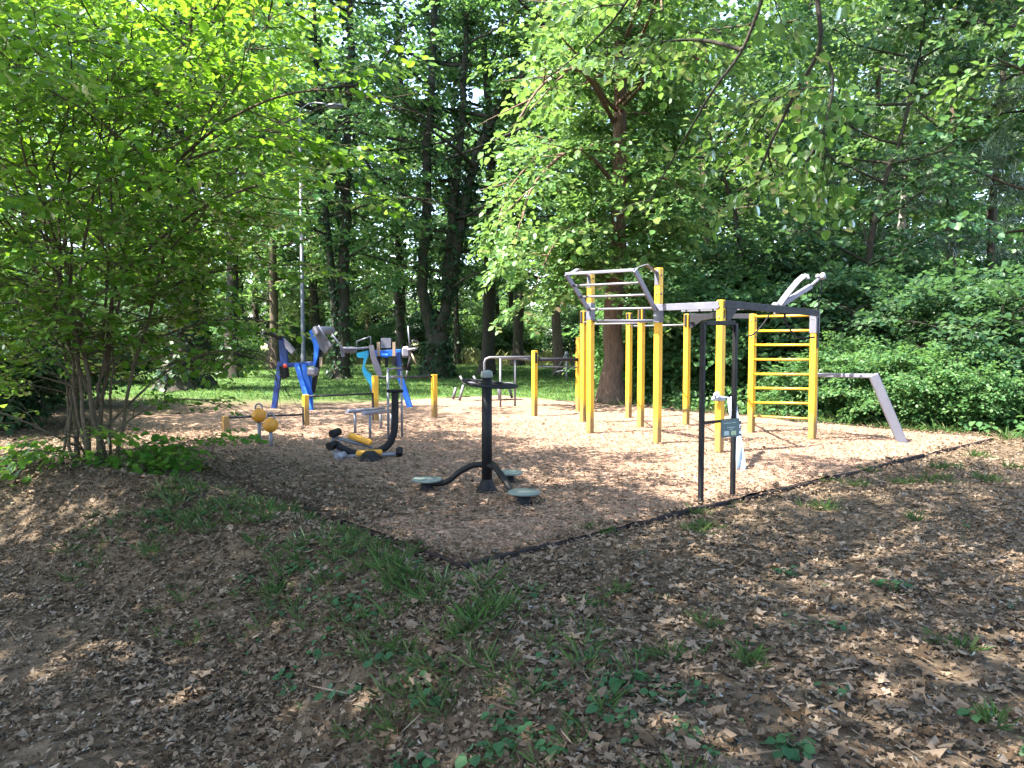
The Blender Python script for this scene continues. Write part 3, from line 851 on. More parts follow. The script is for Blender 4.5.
# ------------------------------------------------------------------ ball push handles
for (px, pbase, pc, lab) in ((259.5, 444.5, 415.5, 'orange yellow ball with steel handle on a short post, nearer the lone yellow stub'),
                             (271, 447, 425, 'orange yellow ball with steel handle on a short post, lower and nearer the camera')):
    g0 = G(px, pbase); zc = A(px, pc, g0.y).z
    o = thing('balance_ball', (g0.x, g0.y, 0), lab, 'exercise ball', 'yellow balls on short posts')
    MB().tube([g0 + Vector((0, 0, -.08)), Vector((g0.x, g0.y, zc - .05))], .03, 10).build('post', M['steel'], o)
    MB().ball((g0.x, g0.y, zc), .118, n=20).build('ball', M['ball'], o)
    hp = [Vector((g0.x - .055, g0.y, zc + .08)), Vector((g0.x - .05, g0.y, zc + .16)), Vector((g0.x, g0.y, zc + .19)), Vector((g0.x + .05, g0.y, zc + .16)), Vector((g0.x + .055, g0.y, zc + .08))]
    MB().tube(smooth_path(hp, 4), .014, 8).build('handle', M['steel'], o)

# ------------------------------------------------------------------ blue machines at the back left
def pl(pts, Yd, th, name, m_, parent, dx=0.0):
    return MB().slab([A(x, y, Yd) for x, y in pts][::-1], Vector((0, th, 0))).build(name, m_, parent)
gY = G(274, 409).y
bm = thing('chest_press', tuple(G(290, 409)), 'dark blue two seat press machine below the lamp post', 'exercise machine')
MB().beam(A(274, 410, gY), A(280.5, 362, gY), .12, .12, up=(0, 1, 0)).build('leg', M['navy'], bm)
MB().beam(A(311.5, 413, gY - .4), A(297, 364, gY), .12, .12, up=(0, 1, 0)).build('leg', M['blue'], bm)
MB().beam(A(279, 365.5, gY), A(319, 363.5, gY), .11, .10, up=(0, 1, 0)).build('cross_beam', M['navy'], bm)
pl([(302, 364), (306, 364), (313, 396), (313, 412), (309, 412), (305, 396)], gY - .12, .06, 'side_plate', M['blue'], bm)
pl([(281, 366), (287, 366), (288, 377), (284, 379), (281, 376)], gY - .1, .25, 'seat', M['rubber'], bm)
MB().lathe(A(285.5, 366, gY - .2), [(.05, 0), (.05, .05), (.03, .06)], 12, axis=(0, -1, 0)).build('pivot_cap', M['red'], bm)
pl([(279, 338), (283, 337), (287, 350), (288, 364), (281, 364), (280, 351)], gY + .02, .12, 'upright', M['navy'], bm)
pl([(284, 338), (290, 344), (295, 350), (292, 354), (286, 348)], gY - .15, .10, 'back_pad', M['greyplastic'], bm)
MB().beam(A(264, 331, gY - .2), A(282, 338, gY - .1), .22, .12, up=(0, 0, 1), ch=.03).build('top_pad', M['rubber'], bm)
MB().tube([A(261.5, 333, gY - .3), A(269, 346, gY - .35)], .022, 8).build('hand_lever', M['lightsteel'], bm)
pl([(310, 331), (313.5, 329), (318, 340), (320, 345), (318.5, 356), (316, 366), (313.5, 365), (315, 350), (314, 343), (310.5, 337)], gY - .05, .16, 'upright', M['blue'], bm)
pl([(317, 349), (323.5, 351), (320, 365), (318, 376), (314, 378), (316, 362)], gY + .02, .14, 'upright', M['darksteel'], bm)
MB().tube([A(315, 330.5, gY - .25), A(332, 330.5, gY + .25)], .10, 14).build('roller_pad', M['greyplastic'], bm)
MB().beam(A(316, 334, gY - .12), A(329, 350, gY - .2), .34, .06, up=(-.7, 0, .7), ch=.02).build('back_pad', M['graysteel'], bm)
MB().tube([A(318.5, 325, gY - .35), A(328, 341, gY - .35)], .022, 8).build('hand_lever', M['lightsteel'], bm)
MB().tube([A(332, 334, gY - .2), A(345, 352, gY - .2)], .022, 8).build('hand_lever', M['lightsteel'], bm)
MB().beam(A(308.5, 371, gY - .2), A(317.5, 372, gY - .2), .35, .2, up=(0, 0, 1), ch=.04).build('seat', M['greyplastic'], bm)
pl([(319.5, 357), (322.5, 357), (322, 366.5), (319.5, 366.5)], gY - .08, .05, 'wood_strip', M['tan'], bm)
pl([(303, 380), (309, 371), (312, 377), (311, 395), (306, 395)], gY - .06, .07, 'gusset', M['blue'], bm)
pl([(312, 378), (318, 376), (315, 393), (311, 394)], gY + .06, .07, 'gusset', M['darksteel'], bm)

gY2 = G(410, 407).y
cm = thing('lat_press', tuple(G(392, 407)), 'light blue press machine with grey arms behind the short yellow post', 'exercise machine')
pl([(357, 353), (368, 350.5), (368.5, 355), (364.5, 366), (367, 371), (371, 374), (374, 381), (374, 394), (370, 384), (364, 374.5), (362.5, 369), (364.5, 358), (358, 357.5)], gY2 - .1, .14, 'bent_column', M['cyan'], cm)
MB().beam(A(371, 380, gY2), A(377, 409, gY2), .10, .12, up=(0, 1, 0)).build('leg', M['blue'], cm)
MB().beam(A(398, 352, gY2), A(400.5, 377, gY2), .12, .12, up=(0, 1, 0)).build('column', M['navy'], cm)
MB().beam(A(400, 376, gY2), A(410, 407.5, gY2 - .1), .14, .12, up=(0, 1, 0)).build('leg', M['blue'], cm)
MB().beam(A(372, 354, gY2 + .05), A(401, 352.5, gY2 + .05), .10, .16, up=(0, 0, 1)).build('cross_beam', M['blue'], cm)
MB().beam(A(340.5, 350, gY2 - .1), A(357, 350, gY2 - .1), .16, .16, ch=.04).build('roller_pad', M['greyplastic'], cm)
pl([(340, 345), (343, 349), (345, 356.5), (342, 357), (340.5, 352)], gY2 - .25, .05, 'end_plate', M['greyplastic'], cm)
MB().tube([A(356.5, 348, gY2 - .2), A(356.8, 341.5, gY2 - .2), A(370.5, 336.5, gY2 - .2), A(371, 348, gY2 - .2)], .02, 8).build('hand_lever', M['lightsteel'], cm)
MB().tube([A(345, 349.5, gY2 - .2), A(371, 347.5, gY2 - .2)], .03, 8).build('hand_lever', M['lightsteel'], cm)
pl([(369, 345), (373.5, 345), (376, 357), (380, 366), (382.5, 376), (378.5, 379), (374, 368), (370.5, 356)], gY2 - .22, .07, 'curved_arm', M['greyplastic'], cm)
pl([(381, 338), (391, 338), (391, 348), (381, 348)], gY2 + .1, .07, 'back_pad', M['lightsteel'], cm)
for x0 in (377, 392.5):
    pl([(x0, 342), (x0 + 3, 342), (x0 + 3, 357), (x0, 357)], gY2 - .12, .06, 'wood_strip', M['tan'], cm)
    pl([(x0 + .2, 356), (x0 + 3.4, 356), (x0 + 3.6, 366), (x0 - .3, 366)], gY2 - .1, .10, 'pad', M['rubber'], cm)
MB().beam(A(380.5, 355, gY2 - .1), A(389, 356, gY2 - .1), .12, .10, ch=.03).build('seat', M['blue'], cm)
pl([(385, 357), (388.5, 357), (388, 367), (385.5, 367)], gY2 - .08, .08, 'pad', M['rubber'], cm)
MB().beam(A(402, 352, gY2 - .1), A(410, 352, gY2 - .1), .18, .28, ch=.05).build('end_hub', M['greyplastic'], cm)
MB().tube([A(408, 350, gY2 - .2), A(417, 348.5, gY2 - .3)], [.045, .02], 8).build('hand_lever', M['lightsteel'], cm)
MB().tube([A(411, 352, gY2 - .2), A(416, 364, gY2 - .3)], .022, 8).build('hand_lever', M['tan'], cm)
MB().tube([A(410, 350, gY2), A(408, 326, gY2)], .018, 8).build('hand_lever', M['lightsteel'], cm)
MB().tube([A(410.5, 357, gY2 - .35), A(407.5, 370, gY2 - .35)], .035, 10).build('grip', M['rubber'], cm)
MB().tube([A(407.5, 370, gY2 - .35), A(405.5, 379, gY2 - .3)], .02, 8).build('hand_lever', M['steel'], cm)
MB().beam(A(398, 376.5, gY2 - .12), A(372, 378, gY2 - .12), .05, .05).build('cross_bar', M['graysteel'], cm)

# ------------------------------------------------------------------ steel hurdle rails and sit-up bench further back
hr = thing('steel_hurdle', tuple(G(500, 407)), 'bent steel tube rails behind the waist twister', 'exercise rails')
h0 = G(484.5, 409); h1 = G(500.5, 407.5); h2 = G(515, 407)
zt = A(500, 357.5, h0.y).z
e1 = A(536, 357, h0.y + .3)
MB().tube([h0 + Vector((0, 0, -.1)), Vector((h0.x, h0.y, zt - .13)), Vector((h0.x + .03, h0.y, zt - .04)), Vector((h0.x + .13, h0.y, zt)), e1], .03, 10).build('bent_rail', M['steel'], hr)
zt2 = A(510, 358.5, h1.y).z
MB().tube([Vector((h1.x, h1.y, zt2)), Vector((h2.x, h2.y, zt2)), A(533, 360, h2.y)], .028, 10).build('rail', M['steel'], hr)
for h in (h1, h2): MB().tube([h + Vector((0, 0, -.1)), Vector((h.x, h.y, zt2))], .027, 10).build('leg', M['steel'], hr)
l3 = G(533, 406); MB().tube([Vector((l3.x, l3.y, -.1)), A(533, 358, l3.y)], .027, 10).build('leg', M['steel'], hr)
sb = thing('sit_up_bench', tuple(G(478, 401)), 'low sloping steel sit up bench half hidden by the twister handle', 'exercise bench')
sY = G(460, 401).y
MB().beam(A(463, 382.5, sY), A(512, 383.5, sY + .3), .5, .05, ch=.015).build('seat', M['graysteel'], sb)
for (x0, y0, x1, y1, m_) in ((459.5, 400.5, 463.5, 385, 'steel'), (453, 399, 456, 387.5, 'graysteel'), (500, 400, 497.5, 385, 'steel'), (512, 398, 508.5, 384, 'graysteel')):
    MB().tube([A(x0, y0, sY + (.5 if m_ == 'graysteel' else 0)), A(x1, y1, sY + (.5 if m_ == 'graysteel' else 0))], .04, 8).build('leg', M[m_], sb)
for x0 in (460, 473.5): MB().tube([A(x0, 376, sY), A(x0 + 4, 383, sY)], .032, 8).build('handle', M['steel'], sb)
tp = thing('white_tripod', tuple(G(567, 380)), 'white tube tripod standing on the lawn beyond the pull up posts', 'tripod')
tY = G(567, 381).y
ap = A(566.5, 354, tY)
for (x, y, dy) in ((553.5, 376, .5), (567, 381, -.4), (578, 371, .6)):
    MB().tube([G(x, y), ap], .05, 8).build('leg', M['whiteframe'], tp)
MB().tube([A(556, 372, tY), A(578, 367.5, tY)], .03, 8).build('brace', M['whiteframe'], tp)
MB().lathe(ap - Vector((0, 0, .05)), [(.08, 0), (.10, .05), (.05, .16)], 12).build('joint', M['whiteframe'], tp)

# ------------------------------------------------------------------ black sign frame, in front of the rig
f0, f1 = G(700.5, 505), G(732.5, 497)
zf0, zf1 = A(706, 323, f0.y).z, A(740, 323, f1.y).z
fx = (f1 - f0).normalized()
sg = thing('sign_frame', tuple(f0), 'narrow black steel frame on two legs with a small dark notice plate', 'sign frame')
sw = .048
tops = (Vector((f0.x, f0.y, zf0)), Vector((f1.x, f1.y, zf1)))
for (b_, t_) in ((f0, tops[0]), (f1, tops[1])): MB().beam(b_ + Vector((0, 0, -.1)), t_, sw, sw, up=(-fx.y, fx.x, 0)).build('leg', M['black'], sg)
MB().beam(tops[0] + fx * .025, tops[1] - fx * .025, sw, sw).build('top_bar', M['black'], sg)
q = A(737, 331, f1.y); m = MB(); m.slab([tops[1] + Vector((0, 0, -.02)) - fx * .02, tops[1] + Vector((0, 0, -.10)) - fx * .02, tops[1] + Vector((0, 0, -.02)) - fx * .1], Vector((-fx.y, fx.x, 0)) * .012); m.build('corner_gusset', M['black'], sg)
k0, k1 = A(703, 423, f0.y), A(735, 419.5, f1.y)
MB().beam(k0, k1, .03, .03).build('cross_bar', M['black'], sg)
nrm = Vector((fx.y, -fx.x, 0))
if nrm.y > 0: nrm = -nrm
def sp(px, py, out=.035):
    d = ray(px, py); o = Vector((f0.x, f0.y, 0)) + nrm * out
    t = (o - CAM).dot(nrm) / d.dot(nrm); return CAM + d * t
panel = MB().slab([sp(721, 420), sp(739, 418), sp(739, 436.5), sp(721.5, 437.5)], nrm * .008).build('sign_panel', M['sign'], sg)
m = MB()
for (x0, x1, y) in ((723.5, 731, 423), (732, 736, 422.4), (727, 735, 427.2), (729, 733, 429)):
    m.slab([sp(x0, y, .041), sp(x1, y - .4, .041), sp(x1, y + .2, .041), sp(x0, y + .6, .041)], nrm * .002)
m.slab([sp(724, 431.3, .041), sp(729, 430.9, .041), sp(729, 435.3, .041), sp(724, 435.6, .041)], nrm * .002)
m.build('sign_print', M['signmark'], panel)
MB().slab([sp(731, 430.9, .041), sp(736, 430.5, .041), sp(736, 434.9, .041), sp(731, 435.1, .041)], nrm * .002).build('sign_print', M['signgreen'], panel)

# ------------------------------------------------------------------ white printed sheet tied to the post and hanging to the ground
ct = P['c'][0]
bn = thing('tied_banner', tuple(G(740, 471)), 'long pale blue white plastic banner tied to a yellow post, trailing to the mulch', 'banner')
gb = G(740, 471); rows = []
for (xl, xr, y, Yd) in ((727.5, 735.5, 397, ct.y - .12), (728, 737, 405, ct.y - .3), (729.5, 738.5, 415, ct.y - .5), (733, 740.5, 425, ct.y - .8), (735.5, 741.5, 436, ct.y - 1.05), (736, 743, 447, gb.y + .2), (736, 745, 459, gb.y + .08), (736.5, 746, 468, gb.y + .02), (737, 745.8, 471.5, gb.y)):
    rows.append([A(xl + (xr - xl) * t, y + .6 * math.sin(9 * t), Yd + .05 * math.sin(7 * t + y * .2)) for t in np.linspace(0, 1, 9)])
sm = [smooth_path([r[i] for r in rows], 3) for i in range(9)]
vs = [sm[i][j] for j in range(len(sm[0])) for i in range(9)]
fs = [[j * 9 + i, j * 9 + i + 1, j * 9 + 10 + i, j * 9 + 9 + i] for j in range(len(sm[0]) - 1) for i in range(8)]
sheet = MB().add(vs, fs, True).build('sheet', M['cloth'], bn)
so = sheet.modifiers.new('thick', 'SOLIDIFY'); so.thickness = .006
knot = MB(); kk = top('c', A(719, 397, ct.y).z)
kk = A(717, 396.5, ct.y - .08)
for i in range(7): knot.ball(kk + Vector((rnd.uniform(-.05, .05), rnd.uniform(-.03, .02), rnd.uniform(-.05, .05))), rnd.uniform(.025, .045), n=8)
knot.tube([kk, A(722, 397, ct.y - .1), A(729, 398, ct.y - .13)], .014, 8); knot.build('knot', M['cloth'], bn)
MB().post(ct.x, ct.y, A(718, 398.5, ct.y).z - .03, A(718, 398.5, ct.y).z + .03, PW + .012, ROT, .004).build('tie', M['cloth'], bn)
# dark upright letters running down the sheet
glyph = {'V': [((0, 1), (.5, 0)), ((.5, 0), (1, 1))], 'A': [((0, 0), (.5, 1)), ((.5, 1), (1, 0)), ((.25, .4), (.75, .4))], 'M': [((0, 0), (0, 1)), ((0, 1), (.5, .4)), ((.5, .4), (1, 1)), ((1, 1), (1, 0))], 'N': [((0, 0), (0, 1)), ((0, 1), (1, 0)), ((1, 0), (1, 1))]}
m = MB(); yy = 421.5
for ch in 'MVMN':
    Yd = {0: ct.y - .8}.get(0) - .07 - (yy - 425) * .022
    for (a_, b_) in glyph[ch]:
        pts = [A(737.6 + q[1] * 3.4, yy + q[0] * 5.2, Yd) for q in (a_, b_)]
        m.beam(pts[0], pts[1], .018, .010, up=(0, 1, 0), ch=.001)
    yy += 6.4
m.build('lettering', M['letter'], bn)

# ------------------------------------------------------------------ street lamp
lp = at_depth(303.5, 26.0)
sl = thing('street_lamp', tuple(lp), 'tall pale grey street lamp rising through the trees', 'street lamp')
zt = A(304, 112, 26).z
MB().tube([lp, Vector((lp.x, lp.y, 1.2)), Vector((lp.x, lp.y, 1.25)), Vector((lp.x, lp.y, zt - .1))], [.095, .09, .07, .05], 14).build('pole', M['lamp'], sl)
hd = A(335, 106, 25.6)
MB().tube(smooth_path([Vector((lp.x, lp.y, zt - .15)), Vector((lp.x + .08, lp.y, zt + .1)), Vector((lp.x + .45, lp.y - .15, zt + .25)), hd + Vector((-.25, 0, .06))], 4), .03, 8).build('arm', M['lamp'], sl)
head = MB(); head.ball(hd, .33, 1.0, .5, .26, 16); lh = head.build('lamp_head', M['lamp'], sl)
MB().ball(hd + Vector((.02, 0, -.05)), .26, .95, .48, .22, 14).build('diffuser', M['cap'], lh)
# ------------------------------------------------------------------ trees
def rel(px, py, Yd, base): return tuple(A(px, py, Yd) - Vector(base))
def seen_through(p, base, x0, x1, y0, y1):
    q = p + np.array(base) - np.array(CAM); d = q[:, 1] * math.cos(TILT) - q[:, 2] * math.sin(TILT); u = q[:, 1] * math.sin(TILT) + q[:, 2] * math.cos(TILT)
    px = 512 + F * q[:, 0] / d; py = 384 - F * u / d
    return (px > x0) & (px < x1) & (py > y0) & (py < y1)
def dome(f): return .35 + .75 * math.sin(math.pi * min(1, .2 + .8 * f)) ** .8
def umb(f): return .25 + .9 * math.sin(math.pi * min(1, .08 + .86 * f))

# the many stemmed shrub at left
hz = Vector((-5.55, 9.95, float(gz(-5.55, 9.95)) - .05))
g = np.random.default_rng(11)
stems = []
tips = [(.9, -.4, 5.6), (1.9, -.2, 6.2), (-.6, -.8, 5.8), (-1.8, .4, 5.2), (.2, .9, 6.4), (-.2, -1.4, 5.0), (1.2, 1.0, 6.6), (-1.0, 1.3, 6.2), (2.8, -.9, 5.6), (.1, -.2, 6.8), (-.5, .1, 4.2), (1.2, -1.6, 4.6), (.5, .3, 3.6), (-2.6, -.6, 5.4)]
for i, (tx, ty, tz) in enumerate(tips):
    a = i * 2.4; r0 = .30 * math.sqrt((i + .5) / 14) + .03
    b0 = (r0 * math.cos(a), r0 * math.sin(a), 0)
    stems.append(([b0, (b0[0] + tx * .10, b0[1] + ty * .10, tz * .2), (b0[0] + tx * .3, b0[1] + ty * .3, tz * .48), (tx * .62, ty * .62, tz * .76), (tx, ty, tz)], rnd.uniform(.02, .036), .007))
low = [([(0.1, -.1, .25), (.7, -.3, .75), (1.3, -.4, 1.0), (1.9, -.5, .95)], .02), ([(-.1, 0, .3), (-.8, -.4, .8), (-1.6, -.5, 1.0)], .018), ([(0, -.1, .2), (.2, -.7, .55), (.3, -1.2, .6)], .015), ([(.1, 0, .5), (.9, .2, 1.3), (1.7, .1, 1.6), (2.4, -.1, 1.45)], .02),
       ([(.6, -.2, 2.6), (1.7, -.6, 3.3), (2.9, -1.0, 3.6), (3.9, -1.2, 3.4)], .025), ([(.5, 0, 2.2), (1.7, -.2, 2.6), (2.8, -.3, 2.7)], .02), ([(.9, -.2, 3.6), (2.2, -.9, 4.3), (3.4, -1.4, 4.5), (4.5, -1.6, 4.2)], .025), ([(.3, .3, 1.6), (1.4, .5, 2.0), (2.3, .6, 2.0)], .02),
       ([(0, -.2, .2), (.5, -.3, .35), (.9, -.4, .35)], .012), ([(0, -.2, .15), (-.5, -.4, .35), (-.9, -.6, .3)], .012), ([(0.2, -.1, .15), (1.0, -.1, .45), (1.5, -.2, .3)], .012)]
mh = tree_mesh('hazel', 21, stems, 8, 2.5, .9, M['leaf_hazel'], M['bark_thin'], leaf=.10, twig=.55, nl=14, subs=4, twigs=4, droop=.3, limb_up=.30,
               limbs=low, wood_twigs=True, profile=umb, flare=.2, flat=.40, hang=.25, limb_r=.34, sizej=(.6, 1.3), stem_sides=8, width=1.0,
               keep=lambda p: (p[:, 1] > -4.6) & ~seen_through(p, hz, 318, 352, 84, 124) & ~seen_through(p + .2 * np.sin(9 * p[:, [2, 0, 1]]), hz, 372, 2000, -400, 600) & ~((p[:, 2] < 1.9) & (p[:, 0] > 2.2)) & ~((p[:, 2] > .6) & (p[:, 2] < 2.5) & (np.modf(np.abs(np.sin(p[:, 0] * 91.7 + p[:, 1] * 47.3 + p[:, 2] * 13.1)) * 437.5)[0] < .5)))
put_tree('hazel_shrub', mh, hz, 'large many stemmed green shrub arching over the left side of the mulch', 'shrub')
# young tree filling the top left corner behind the shrub
yb = at_depth(30, 15.5)
my = tree_mesh('young_lime', 22, [([(0, 0, 0), (.1, 0, 3), (-.1, .1, 6.5), (.1, 0, 10.5)], .13, .02)], 24, 3.8, 1.6, M['leaf_hazel'], M['bark_dark'], leaf=.13, twig=.75, nl=14, subs=6, twigs=4, profile=dome, limb_up=.2, flare=.3)
put_tree('lime_tree', my, yb, 'young bright green tree right behind the many stemmed shrub')
# big tree behind the rig
t1 = ground_pt(612, 402)
T1L = [([(0, 0, 6), (-1.08, -1.2, 6.6), (-2.16, -2.2, 5.6), (-2.59, -2.6, 4.4)], .07), ([(0, 0, 4.6), (-0.86, -.9, 4.9), (-1.66, -1.5, 4.2), (-2.16, -1.8, 3.1)], .05), ([(0, 0, 7.6), (-1.08, -2.2, 8.2), (-2.02, -3.8, 7.4), (-2.59, -4.6, 6.4)], .07),
       ([(0, 0, 5.4), (.9, -1.2, 5.9), (1.5, -2.2, 5.3)], .04), ([(0, 0, 8), (1.2, -2, 8.6), (2.4, -3.4, 7.6)], .06), ([(0, 0, 6.8), (-1.58, .2, 7.0), (-2.74, .3, 6.0), (-3.17, .2, 4.8)], .06), ([(0, 0, 3.4), (-.8, -.8, 3.6), (-1.37, -1.2, 3.0)], .03), ([(0, 0, 3.9), (-.6, -.6, 4.2), (-.9, -1.0, 4.0)], .03),
       ([(0, 0, 9), (.3, -3, 9.8), (.2, -5, 9.0), (.1, -6, 8.0)], .07), ([(0, 0, 2.6), (.4, -.5, 2.7), (.7, -.7, 2.4)], .015)]
for i in range(26):
    a = i * 2.4; z_ = 2.9 + i * .33; q_ = .7 + .5 * rnd.random()
    T1L.append(([(.1, 0, z_), (.1 + q_ * math.cos(a) * .6, q_ * math.sin(a) * .6, z_ + .25), (.1 + q_ * math.cos(a) * 1.3, q_ * math.sin(a) * 1.3, z_ + .05)], .014))
m1 = tree_mesh('rig_tree', 31, [([(0, 0, 0), (.06, 0, 2.5), (.18, 0, 6), (.1, 0, 11), (.3, .2, 17), (.2, 0, 23)], .32, .06)], 30, 5.0, 6.5, M['leaf_light'], M['bark_red'], leaf=.17, twig=.9, nl=15, subs=7, twigs=5,
               limbs=T1L, limb_dirs=[-2.3, -1.0, .4, 1.9, -1.6, -.3, 1.2, 2.4, -2.0, .9], profile=dome, limb_up=.22, flare=.55, droop=.35, ivy=0, keep=lambda p: ~seen_through(p, t1, 602, 630, 285, 410) & ~seen_through(p + .25 * np.sin(7 * p[:, [2, 0, 1]]), t1, 0, 494, -60, 420) & ~seen_through(p + .25 * np.sin(7 * p[:, [2, 0, 1]]), t1, 0, 545, -60, 125) & ~(seen_through(p, t1, 603, 640, 40, 170) & (p[:, 1] < .4)))
put_tree('lime_tree', m1, t1, 'big brown trunked tree with light green leaves right behind the yellow rig')

# tree whose limb hangs over the picture's top, trunk to the right of the camera
ot = Vector((8.2, 3.2, float(gz(8.2, 3.2)) - .05))
def o(px, py, Yd): return rel(px, py, Yd, ot)
OL = [([(-.2, .3, 8.6), (-2.2, 2.8, 9.0), o(812, -120, 7.8), o(815, -20, 8.0), o(820, 45, 8.0), o(797, 90, 8.3), o(768, 150, 8.6), o(748, 205, 8.9)], .045),
      ([o(820, 45, 8.0), o(833, 75, 7.9), o(829, 112, 8.0), o(814, 150, 8.1), o(803, 172, 8.3)], .015),
      ([(-.2, .3, 8.9), (-2.8, 2.6, 9.2), o(800, -130, 7.4), o(765, -10, 7.4), o(742, 50, 7.6), o(712, 92, 7.8), o(684, 140, 8.3), o(655, 190, 8.8)], .030),
      ([o(742, 50, 7.6), o(700, 40, 8), o(655, 45, 8.6), o(610, 70, 9)], .025),
      ([o(797, 90, 8.3), o(775, 100, 8.8), o(752, 130, 9.2)], .018),
      ([(-.3, .5, 9.2), (-4.0, 2.4, 9.3), o(690, -120, 7.5), o(640, -20, 8), o(600, 35, 8.6), o(545, 80, 9.2)], .03)]
mo = tree_mesh('plane', 41, [([(0, 0, 0), (-.1, .1, 4), (-.2, .3, 9), (.4, 0, 14)], .34, .08)], 12, 4.5, 9.0, M['leaf_maple'], M['bark_dark'], leaf=.115, twig=.5, nl=9, subs=7, twigs=4,
               limbs=OL, profile=dome, limb_up=.35, droop=.5, hang=.5, flat=.5, sub_len=.17, wood_twigs=True,
               keep=lambda p: ~seen_through(p, ot, 606, 640, 40, 165) & ~seen_through(p + .2 * np.sin(9 * p[:, [2, 0, 1]]), ot, 560, 900, 190, 420) & ~((p[:, 2] < 6.1) & (p[:, 1] < 3.0)) & ~((p[:, 0] + ot.x > -.3) & (p[:, 1] + ot.y > 3) & ((p[:, 2] + ot.z - CAMH) / (p[:, 1] + ot.y) < .10)))
put_tree('plane_tree', mo, ot, 'tall tree whose thin dark limb hangs down into the top of the view')

# multi stemmed dark tree in the middle distance
t2 = ground_pt(437, 378)
def q2(px, py): return rel(px, py, t2.y, t2)
S2 = [([(0, 0, 0), q2(437, 352), q2(437, 332)], .50, .42),
      ([q2(436, 336), q2(424, 300), q2(425, 220), q2(430, 120), q2(434, -40), q2(434, -220)], .32, .10),
      ([q2(438, 336), q2(446, 300), q2(452, 220), q2(462, 120), q2(466, 20), q2(470, -160)], .30, .08),
      ([q2(447, 300), q2(462, 215), q2(483, 140), q2(512, 88), q2(560, 30)], .30, .10)]
m2 = tree_mesh('forked', 51, S2, 11, 5.5, 3.4, M['leaf_mid'], M['bark_dark'], leaf=.24, twig=1.1, nl=13, subs=5, twigs=4, profile=dome, limb_up=.15, flare=.5, ivy=420, ivyleaf=.18, keep=lambda p: ~((p[:, 1] < .8) & (p[:, 2] < 15) & (p[:, 0] > -1.4) & (p[:, 0] < 1.2 + .25 * p[:, 2])))
put_tree('maple_tree', m2, t2, 'dark tree forking into several ivy clad stems in the middle of the lawn')
t3 = ground_pt(342, 379)
def q3(px, py): return rel(px, py, t3.y, t3)
m3 = tree_mesh('pair', 52, [([(0, 0, 0), q3(343, 330), q3(345, 240), q3(348, 120), q3(350, -60), q3(350, -200)], .34, .08), ([(-.2, 0, 0), q3(337, 340), q3(331, 270), q3(323, 180), q3(318, 90), q3(312, -60)], .24, .06)],
               13, 5.0, 4.0, M['leaf_mid'], M['bark_dark'], leaf=.24, twig=1.1, nl=13, subs=5, twigs=4, profile=dome, limb_up=.15, ivy=420, ivyleaf=.18, keep=lambda p: ~((p[:, 1] < .8) & (p[:, 2] < 13) & (p[:, 0] > -1.4) & (p[:, 0] < 1)))
put_tree('maple_tree', m3, t3, 'two stemmed dark trunk right of the lamp post')
t6 = ground_pt(186, 390)
m6 = tree_mesh('ivied', 53, [([(0, 0, 0), (0, 0, 3), (-.2, 0, 8), (.2, 0, 14), (0, 0, 20)], .55, .1)], 24, 5.5, 4.5, M['leaf_mid'], M['bark_dark'], leaf=.2, twig=1.0, nl=13, subs=6, twigs=4, profile=dome, limb_up=.12, ivy=2600, flare=.9, ivyleaf=.2)
put_tree('maple_tree', m6, t6, 'thick trunk wrapped in dark ivy at left, nearer of the two left trunks')

def straight(seed, h, r, ln, c0, lm, bm, leaf, n=22, lean=0.0, **kw):
    g_ = np.random.default_rng(seed)
    pts = [(0, 0, 0)] + [(lean * h * f + g_.normal(0, .12), g_.normal(0, .12), h * f) for f in (.25, .5, .75, 1)]
    return tree_mesh('tree%d' % seed, seed, [(pts, r, r * .2)], n, ln, c0, lm, bm, leaf=leaf, twig=1.1, **{**dict(nl=12, subs=5, twigs=4, profile=dome, limb_up=.15), **kw})
kA = straight(61, 22, .33, 5.0, 3.6, M['leaf_mid'], M['bark_dark'], .26, 26)
kB = straight(62, 20, .28, 4.8, 3.2, M['leaf_light'], M['bark'], .26, 26)
kC = straight(63, 24, .26, 4.4, 4.5, M['leaf_dark'], M['bark_dark'], .26, 26, ivy=300, ivyleaf=.22)
kD = straight(64, 13, .15, 3.6, 1.8, M['leaf_dark'], M['bark_dark'], .22, 22, lean=.22)
kE = straight(65, 17, .20, 4.0, 5.5, M['leaf_light'], M['bark_pale'], .24, 18)
kB2 = straight(66, 17, .17, 4.2, 6.5, M['leaf_light'], M['bark_dark'], .2, 24)
# pines
g = np.random.default_rng(71)
NT = [needle_tuft(g, 34, .42, .008) for _ in range(4)]
kP = tree_mesh('pine', 72, [([(0, 0, 0), (.1, 0, 5), (0, .1, 11), (.2, 0, 20)], .24, .04)], 30, 3.2, 4.2, M['needle'], M['bark'], twig=.4, subs=7, twigs=6, templates=NT, profile=lambda f: 1.1 - .7 * f, limb_up=.05, droop=0, sizej=(.9, 1.6), lift=.01)
